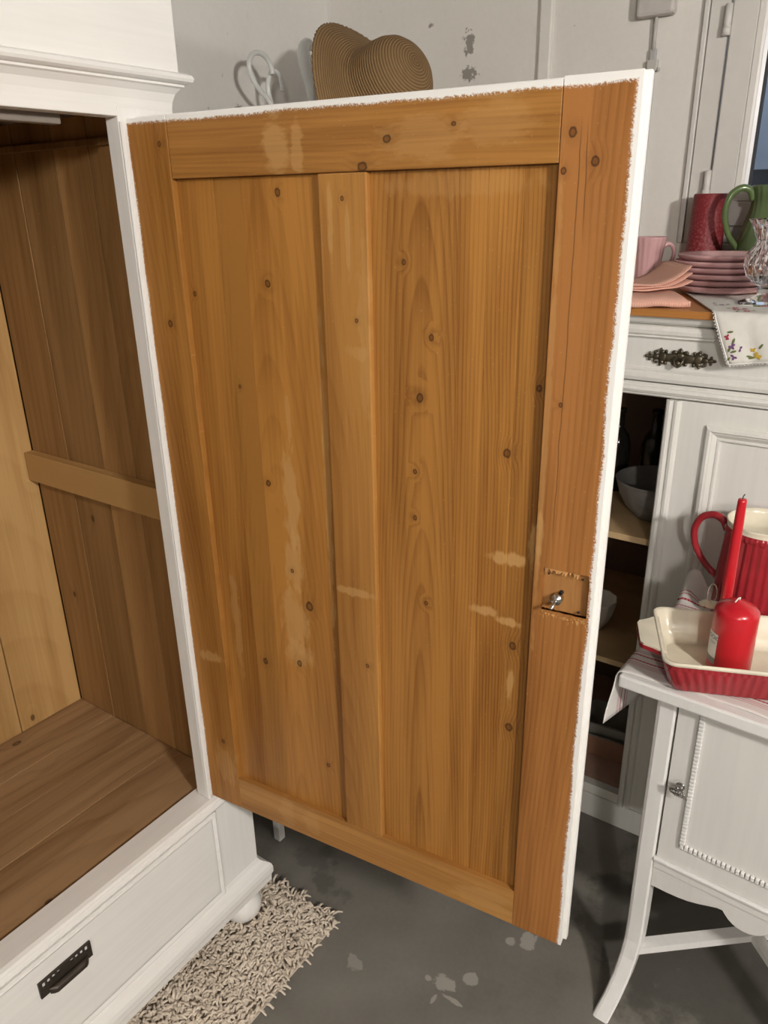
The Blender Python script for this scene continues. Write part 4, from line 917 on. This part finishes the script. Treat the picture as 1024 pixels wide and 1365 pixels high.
# pillar candle with label
n = NT('red_wax'); M_WAX = n.set((0.56, 0.012, 0.022), 0.28, Subsurface_Weight=0.1, Subsurface_Scale=0.01, Coat_Weight=0.4, Coat_Roughness=0.15)
pc_ = thing('pillar_candle', 'thick bright red pillar candle with a paper label standing in the baking dish', 'candle', tw(0.156, 0.120, INZ), 0)
CR = 0.0375
MB().lathe([(0.001, 0), (CR-0.003, 0), (CR, 0.003), (CR, 0.116), (CR-0.001, 0.121), (CR-0.004, 0.1255), (CR*0.6, 0.133), (CR*0.25, 0.138), (0.001, 0.140)], 48).build('wax', M_WAX, pc_)
wk = MB(); wk.tube([(0, 0, 0.139), (0.001, -0.001, 0.1445), (-0.006, 0.001, 0.1455), (-0.014, 0.004, 0.1405)], 0.0013, 6); wk.build('wick', plain('cotton_wick', (0.85, 0.82, 0.76), 0.8), pc_)
M_LABEL = plain('paper_label', (0.80, 0.79, 0.76), 0.5, 0.02); M_INK = plain('ink', (0.03, 0.03, 0.035), 0.6); M_LGREY = plain('label_grey', (0.26, 0.25, 0.25), 0.5)
view = math.atan2(-1.0623-tw(0.156, 0.12, 0)[1], -0.8461-tw(0.156, 0.12, 0)[0])
lc = view-math.radians(62)
def curved(z0, z1, a0, a1, R, mat, name):
    v = []; k = 10
    for i in range(k+1):
        a = lc+a0+(a1-a0)*i/k
        v += [(R*math.cos(a), R*math.sin(a), z0), (R*math.cos(a), R*math.sin(a), z1)]
    return MB().add(v, [(2*i, 2*i+2, 2*i+3, 2*i+1) for i in range(k)], 0, True).build(name, mat, pc_)
curved(0.030, 0.078, -0.42, 0.42, CR+0.0003, M_LABEL, 'label_paper'); curved(0.018, 0.030, -0.42, 0.42, CR+0.0003, M_LGREY, 'label_strip')
def text_on(body_, size, z, a_c, parent, R, mat, name):
    cu = bpy.data.curves.new('lettering', 'FONT'); cu.body = body_; cu.size = size; cu.align_x = 'CENTER'; cu.resolution_u = 2
    to_ = bpy.data.objects.new('lettering', cu); col.objects.link(to_)
    dg = bpy.context.evaluated_depsgraph_get(); me = bpy.data.meshes.new_from_object(to_.evaluated_get(dg)); bpy.data.objects.remove(to_)
    for w_ in me.vertices:
        a = lc+a_c+w_.co.x/R; w_.co = (R*math.cos(a), R*math.sin(a), z+w_.co.y)
    me.materials.append(mat); o_ = bpy.data.objects.new(name, me); return link(o_, parent)
text_on('LOOK', 0.0115, 0.0655, 0.03, pc_, CR+0.0006, M_INK, 'lettering')
curved(0.0600, 0.0608, -0.05, 0.34, CR+0.0006, M_LGREY, 'small_print'); curved(0.0575, 0.0583, 0.0, 0.30, CR+0.0006, M_LGREY, 'small_print')
# taper candle
tc = thing('taper_candle', 'tall slim red taper candle standing behind the pillar candle', 'candle', tw(0.120, 0.190, INZ), 0)
MB().lathe([(0.001, 0), (0.0108, 0), (0.011, 0.01), (0.0098, 0.16), (0.0078, 0.296), (0.007, 0.300), (0.001, 0.3005)], 24).build('wax', M_WAX, tc)
MB().tube([(0, 0, 0.299), (0.0005, 0, 0.305), (0.003, -0.002, 0.309)], 0.0009, 6).build('wick', M_INK, tc)
# red jug
rj = thing('red_jug', 'red ribbed jug with cream inside and loop handle behind the baking dish', 'jug', tw(0.138, 0.352, TZ+0.0028), TA)
JH = 0.205
jp = [(0.001, 0, 0), (0.070, 0, 0), (0.075, 0.004, 0), (0.077, 0.02, 1), (0.0755, 0.10, 1), (0.071, 0.185, 1), (0.0715, 0.190, 0), (0.0735, 0.193, 2), (0.0735, 0.200, 2), (0.0705, 0.203, 0), (0.0725, 0.212, 0), (0.0725, 0.216, 0), (0.0705, 0.2165, 0), (0.067, 0.207, 0), (0.066, 0.17, 0), (0.069, 0.09, 0), (0.068, 0.012, 0), (0.001, 0.008, 0)]
jm = MB(); NJ = 192; jv = []
for (r_, z_, md) in jp:
    for k in range(NJ):
        a = 2*math.pi*k/NJ; q_ = r_+(0.0013*math.cos(32*a) if md == 1 else 0.001*math.cos(48*a) if md == 2 else 0)
        lip_ = 0.012*max(0, math.cos(a))**6*smooth(0.15, 0.205, z_) if r_ > 0.05 else 0
        jv.append(((q_+lip_)*math.cos(a), (q_+lip_)*math.sin(a), z_))
for q in range(len(jp)-1):
    jm.add(jv[q*NJ:(q+2)*NJ], [(k, (k+1) % NJ, NJ+(k+1) % NJ, NJ+k) for k in range(NJ)], 0 if q < 9 else 1, True)
jo = jm.build('body', [M_REDG, M_CREAM], rj)
jb = bmesh.new(); jb.from_mesh(jo.data); bmesh.ops.remove_doubles(jb, verts=jb.verts, dist=0.00004); bmesh.ops.recalc_face_normals(jb, faces=jb.faces); jb.to_mesh(jo.data); jb.free()
MB().tube(spline([(-0.069, 0, 0.182), (-0.080, 0, 0.200), (-0.100, 0, 0.207), (-0.122, 0, 0.196), (-0.133, 0, 0.168), (-0.128, 0, 0.135), (-0.112, 0, 0.108), (-0.092, 0, 0.086), (-0.073, 0, 0.073)]), lerpr([0.0085, 0.008, 0.0075, 0.0072, 0.007, 0.0068, 0.0068, 0.007, 0.008]), 12).build('handle', M_REDG, rj)
# cream ornament with twine loop on the back rim of the dish
orn = thing('ornament', 'small cream ceramic ornament with a twine loop on the back rim of the baking dish', 'ornament', tw(0.090, 0.205, TZ+0.0755), TA)
om = MB(); om.sphere((0, 0, 0.009), (0.017, 0.009, 0.009), 16, 8); om.sphere((-0.012, -0.003, 0.008), (0.008, 0.007, 0.006), 12, 6); om.sphere((0.010, -0.002, 0.013), (0.009, 0.007, 0.007), 12, 6); om.build('body', M_CREAM, orn)
MB().tube([(0.002+0.008*math.cos(math.radians(a)), -0.002, 0.034+0.020*math.sin(math.radians(a))) for a in range(-90, 271, 20)], 0.0011, 6).build('twine', plain('twine', (0.42, 0.37, 0.29), 0.9), orn)

# ------------------------------------------------------------------ behind the door: white stand, scroll holder, straw hat
st = thing('shelf_stand', 'white wooden stand behind the open door, one leg showing below it', 'stand', (0.77, 0.375, 0))
SX, SY, SZ = 0.475, 0.265, 1.635
for a in (-1, 1):
    for b_ in (-1, 1): MB().box(a*SX-0.011, a*SX+0.011, b_*SY-0.011, b_*SY+0.011, 0.0, SZ-0.02, 0.002).build('leg', M_WHITE, st)
for z in (0.25, 0.72, 1.2): MB().box(-SX+0.012, SX-0.012, -SY+0.012, SY-0.012, z, z+0.018, 0.002).build('shelf', M_WHITE, st)
MB().box(-SX-0.02, SX+0.02, -SY-0.02, SY+0.02, SZ-0.0195, SZ, 0.003).build('top_shelf', M_WHITE, st)
M_ENAM = plain('white_enamel', (0.70, 0.71, 0.69), 0.25, 0.03)
so_ = thing('scroll_holder', 'white enamelled scroll work holder standing behind the straw hat', 'holder', (1.02, 0.60, SZ))
def sc(pts, r_, name): MB().tube(spline([(x-1.02, y-0.60, z-SZ) for x, y, z in pts]), r_, 12).build(name, M_ENAM, so_)
sc([(1.02, 0.58, SZ+0.008), (1.015, 0.59, 1.82), (0.985, 0.60, 1.876), (0.950, 0.60, 1.900), (0.920, 0.60, 1.932), (0.915, 0.60, 1.962), (0.930, 0.60, 1.984), (0.958, 0.60, 1.991), (0.985, 0.60, 1.983), (1.004, 0.60, 1.962), (1.008, 0.60, 1.945)], 0.0068, 'scroll')
sc([(1.03, 0.62, SZ+0.008), (1.02, 0.62, 1.85), (1.008, 0.62, 1.90), (1.012, 0.62, 1.935), (1.034, 0.62, 1.957), (1.058, 0.62, 1.950), (1.068, 0.62, 1.925), (1.066, 0.62, 1.91)], 0.0068, 'scroll')
fl = MB(); fp = [(1.152, 1.78), (1.148, 1.88), (1.140, 1.93), (1.128, 1.975), (1.124, 2.005), (1.132, 2.030), (1.150, 2.036), (1.160, 2.02)]
fl.tube(spline([(x-1.02, -0.02, z-SZ) for x, z in [(1.14, SZ+0.012)]+fp]), lerpr([0.008, 0.008, 0.009, 0.014, 0.018, 0.019, 0.016, 0.012, 0.008]), 14)
fl.build('scroll', M_ENAM, so_)
MB().box(-0.06, 0.17, -0.05, 0.05, 0.0005, 0.010, 0.002).build('foot_plate', M_ENAM, so_)
# straw hat
n = NT('braided_straw'); X = n.sep(n.obj())
at = n.new('ShaderNodeAttribute'); at.attribute_name = 'braid'; bd2 = at.outputs['Fac']
wv = n.math('SINE', n.math('MULTIPLY', bd2, 2*math.pi*1.0))
an = n.math('ARCTAN2', X[1], X[0]); tw_ = n.math('SINE', n.math('ADD', n.math('MULTIPLY', an, 150.0), n.math('MULTIPLY', bd2, 9.0)))
hh_ = n.math('ADD', n.math('MULTIPLY', wv, 1.0), n.math('MULTIPLY', tw_, 0.25))
nz_ = n.noise(n.obj(), 60.0, 3.0)
cc = n.mix(n.rng(hh_, -1.1, 1.1), (0.20, 0.115, 0.05), (0.36, 0.235, 0.115)); cc = n.mix(n.rng(nz_, 0.35, 0.65, 0.25, 0.0), cc, (0.24, 0.14, 0.06))
n.bump(hh_, 0.6, 0.002); M_STRAW = n.set(cc, 0.75, Specular_IOR_Level=0.2)
prof = [(0.0005, 0.112), (0.02, 0.111), (0.04, 0.107), (0.058, 0.098), (0.073, 0.084), (0.083, 0.066), (0.089, 0.045), (0.093, 0.022), (0.097, 0.006), (0.106, -0.006), (0.120, -0.014), (0.140, -0.024), (0.155, -0.032), (0.170, -0.040), (0.182, -0.046)]
pr = []
for i in range(len(prof)-1):
    for q in range(4): t = q/4; pr.append((prof[i][0]*(1-t)+prof[i+1][0]*t, prof[i][1]*(1-t)+prof[i+1][1]*t))
pr.append(prof[-1]); arc = [0]
for i in range(1, len(pr)): arc.append(arc[-1]+math.hypot(pr[i][0]-pr[i-1][0], pr[i][1]-pr[i-1][1]))
NH = 160; hv = []; hf = []; br = []
for i, (r_, z_) in enumerate(pr):
    for k in range(NH):
        a = 2*math.pi*k/NH; e_ = 0.0035*abs(math.sin(a*36)) if i == len(pr)-1 else 0
        flop = smooth(0.10, 0.182, r_)*0.75
        zz_ = z_+flop*(0.030*math.cos(2*a+0.6)+0.018*math.cos(a-2.2)); hv.append(((r_+e_)*math.cos(a), (r_+e_)*math.sin(a), zz_)); br.append(arc[i]/0.0062)
for i in range(len(pr)-1):
    for k in range(NH): hf.append((i*NH+k, i*NH+(k+1) % NH, (i+1)*NH+(k+1) % NH, (i+1)*NH+k))
hm_ = MB(); hm_.add(hv, hf, 0, True)
hat = hm_.build('straw_hat', M_STRAW)
at_ = hat.data.attributes.new('braid', 'FLOAT', 'POINT')
for i, b_ in enumerate(br): at_.data[i].value = b_
HAX = Vector((-0.175, -0.881, 0.42)).normalized()
hat.rotation_euler = HAX.to_track_quat('Z', 'Y').to_euler(); hat.location = (1.090, 0.278, 1.882); hat.scale = (1.2, 1.2, 1.2)
hs = hat.modifiers.new('thick', 'SOLIDIFY'); hs.thickness = 0.0025
tag(hat, 'brown braided straw sun hat with scalloped brim peeping over the open door', 'hat')

# ------------------------------------------------------------------ things on the window wall
M_GREYP = plain('grey_plastic', (0.50, 0.48, 0.45), 0.45, 0.03)
jbx = thing('junction_box', 'grey electrical box with a conduit running down beside the window', 'electrical box', (XW, -0.345, 1.45))
MB().box(-0.034, -0.0005, -0.048, 0.047, 0.575, 0.69, 0.008).build('box', plain('box_plastic', (0.52, 0.49, 0.46), 0.5), jbx)
MB().tube([(-0.010, 0, 0.50), (-0.012, 0, 0.58)], 0.005, 10).build('cable', M_GREYP, jbx)
MB().box(-0.014, -0.0005, -0.0075, 0.0075, -0.06, 0.505, 0.0015).build('conduit', plain('conduit_grey', (0.42, 0.42, 0.42), 0.45), jbx)
for z in (0.455, 0.01):
    c_ = MB(); c_.box(-0.017, -0.0005, -0.014, 0.012, z, z+0.026, 0.002); c_.tube([(-0.012, -0.014, z+0.004), (-0.012, -0.021, z+0.002)], 0.004, 8); c_.build('clip', M_GREYP, jbx)
dro = thing('dried_rose', 'dark red dried rose hanging on the wall conduit by the door edge', 'flower', (XW-0.040, -0.344, 1.60))
rm = MB()
for (x, y, z, s) in ((0, 0.0, 0.075, 0.014), (0.004, -0.003, 0.052, 0.013), (-0.004, 0.003, 0.03, 0.010)):
    rm.sphere((x, y, z), (s, s*0.8, s*1.2), 10, 6)
rm.build('bloom', plain('dried_petals', (0.10, 0.012, 0.014), 0.7, 0.4, 90, 0.5), dro)
MB().tube([(0, 0, 0.09), (0.012, 0, 0.12), (0.022, 0, 0.15)], 0.0015, 6).build('stem', M_CUPIN, dro)

# ------------------------------------------------------------------ outside the window
M_GROUND = plain('garden_ground', (0.10, 0.11, 0.07), 0.95, 0.3, 6)
struct(MB().box(XW+0.2, 14, -10, 8, -0.12, -0.02).build('ground', M_GROUND))
M_LEAF = plain('leaf_green', (0.10, 0.22, 0.05), 0.6, 0.4, 8)
sr = random.Random(21)
def shrub(loc, R, H, nleaf, lab):
    t = thing('shrub', lab, 'shrub', loc)
    lv_ = MB()
    for i in range(nleaf):
        u_ = sr.random()**0.4; a = sr.random()*6.283; b_ = math.acos(sr.uniform(-0.6, 1)); p_ = Vector((R*u_*math.sin(b_)*math.cos(a), R*u_*math.sin(b_)*math.sin(a), H*0.55+H*0.45*u_*math.cos(b_)))
        d_ = Vector((sr.uniform(-1, 1), sr.uniform(-1, 1), sr.uniform(-0.4, 1))).normalized(); e_ = d_.orthogonal().normalized(); L_ = sr.uniform(0.05, 0.10)
        lv_.add([p_, p_+d_*L_*0.5+e_*L_*0.25, p_+d_*L_, p_+d_*L_*0.5-e_*L_*0.25], [(0, 1, 2, 3)])
    tag(lv_.build('foliage', M_LEAF, t, fix=False), kind='stuff')
    MB().tube([(0, 0, 0), (0.03, 0, H*0.4), (0, 0.02, H*0.7)], [0.04, 0.03, 0.015], 8).build('stem', M_CUPIN, t)
shrub((6.6, 0.35, -0.02), 0.9, 2.6, 2200, 'leafy green shrub seen through the window pane')
M_TARP = plain('blue_grey_tarpaulin', (0.36, 0.39, 0.44), 0.5, 0.15, 4, 0.4)
tm = MB(); tv = []; 
for i in range(25):
    for j in range(17):
        x = -0.7+1.4*j/16; y = -1.6+3.2*i/24; e_ = max(0, 1-(abs(x)/0.7)**4)*max(0, 1-(abs(y)/1.6)**6)
        tv.append((x, y, 2.2*e_**0.4+0.05*math.sin(i*1.3+j)*e_))
tm.add(tv, [(i*17+j, (i+1)*17+j, (i+1)*17+j+1, i*17+j+1) for i in range(24) for j in range(16)], 0, True)
tag(tm.build('tarpaulin_heap', M_TARP, None, (4.4, -0.1, -0.02)), 'blue grey tarpaulin covered heap outside the window', 'tarpaulin')

fen = thing('garden_fence', 'low dark plank fence in front of the tarpaulin outside the window', 'fence', (3.1, -0.2, -0.02))
M_FENCE = plain('dark_weathered_wood', (0.06, 0.058, 0.06), 0.8, 0.3, 12)
for i in range(12): MB().box(-0.012, 0.012, -1.2+0.2*i, -1.2+0.2*i+0.188, 0.0, 1.74+0.012*math.sin(i*2.1), 0.003).build('plank', M_FENCE, fen)
MB().box(0.0125, 0.05, -1.2, 1.19, 1.3, 1.37).build('rail', M_FENCE, fen)
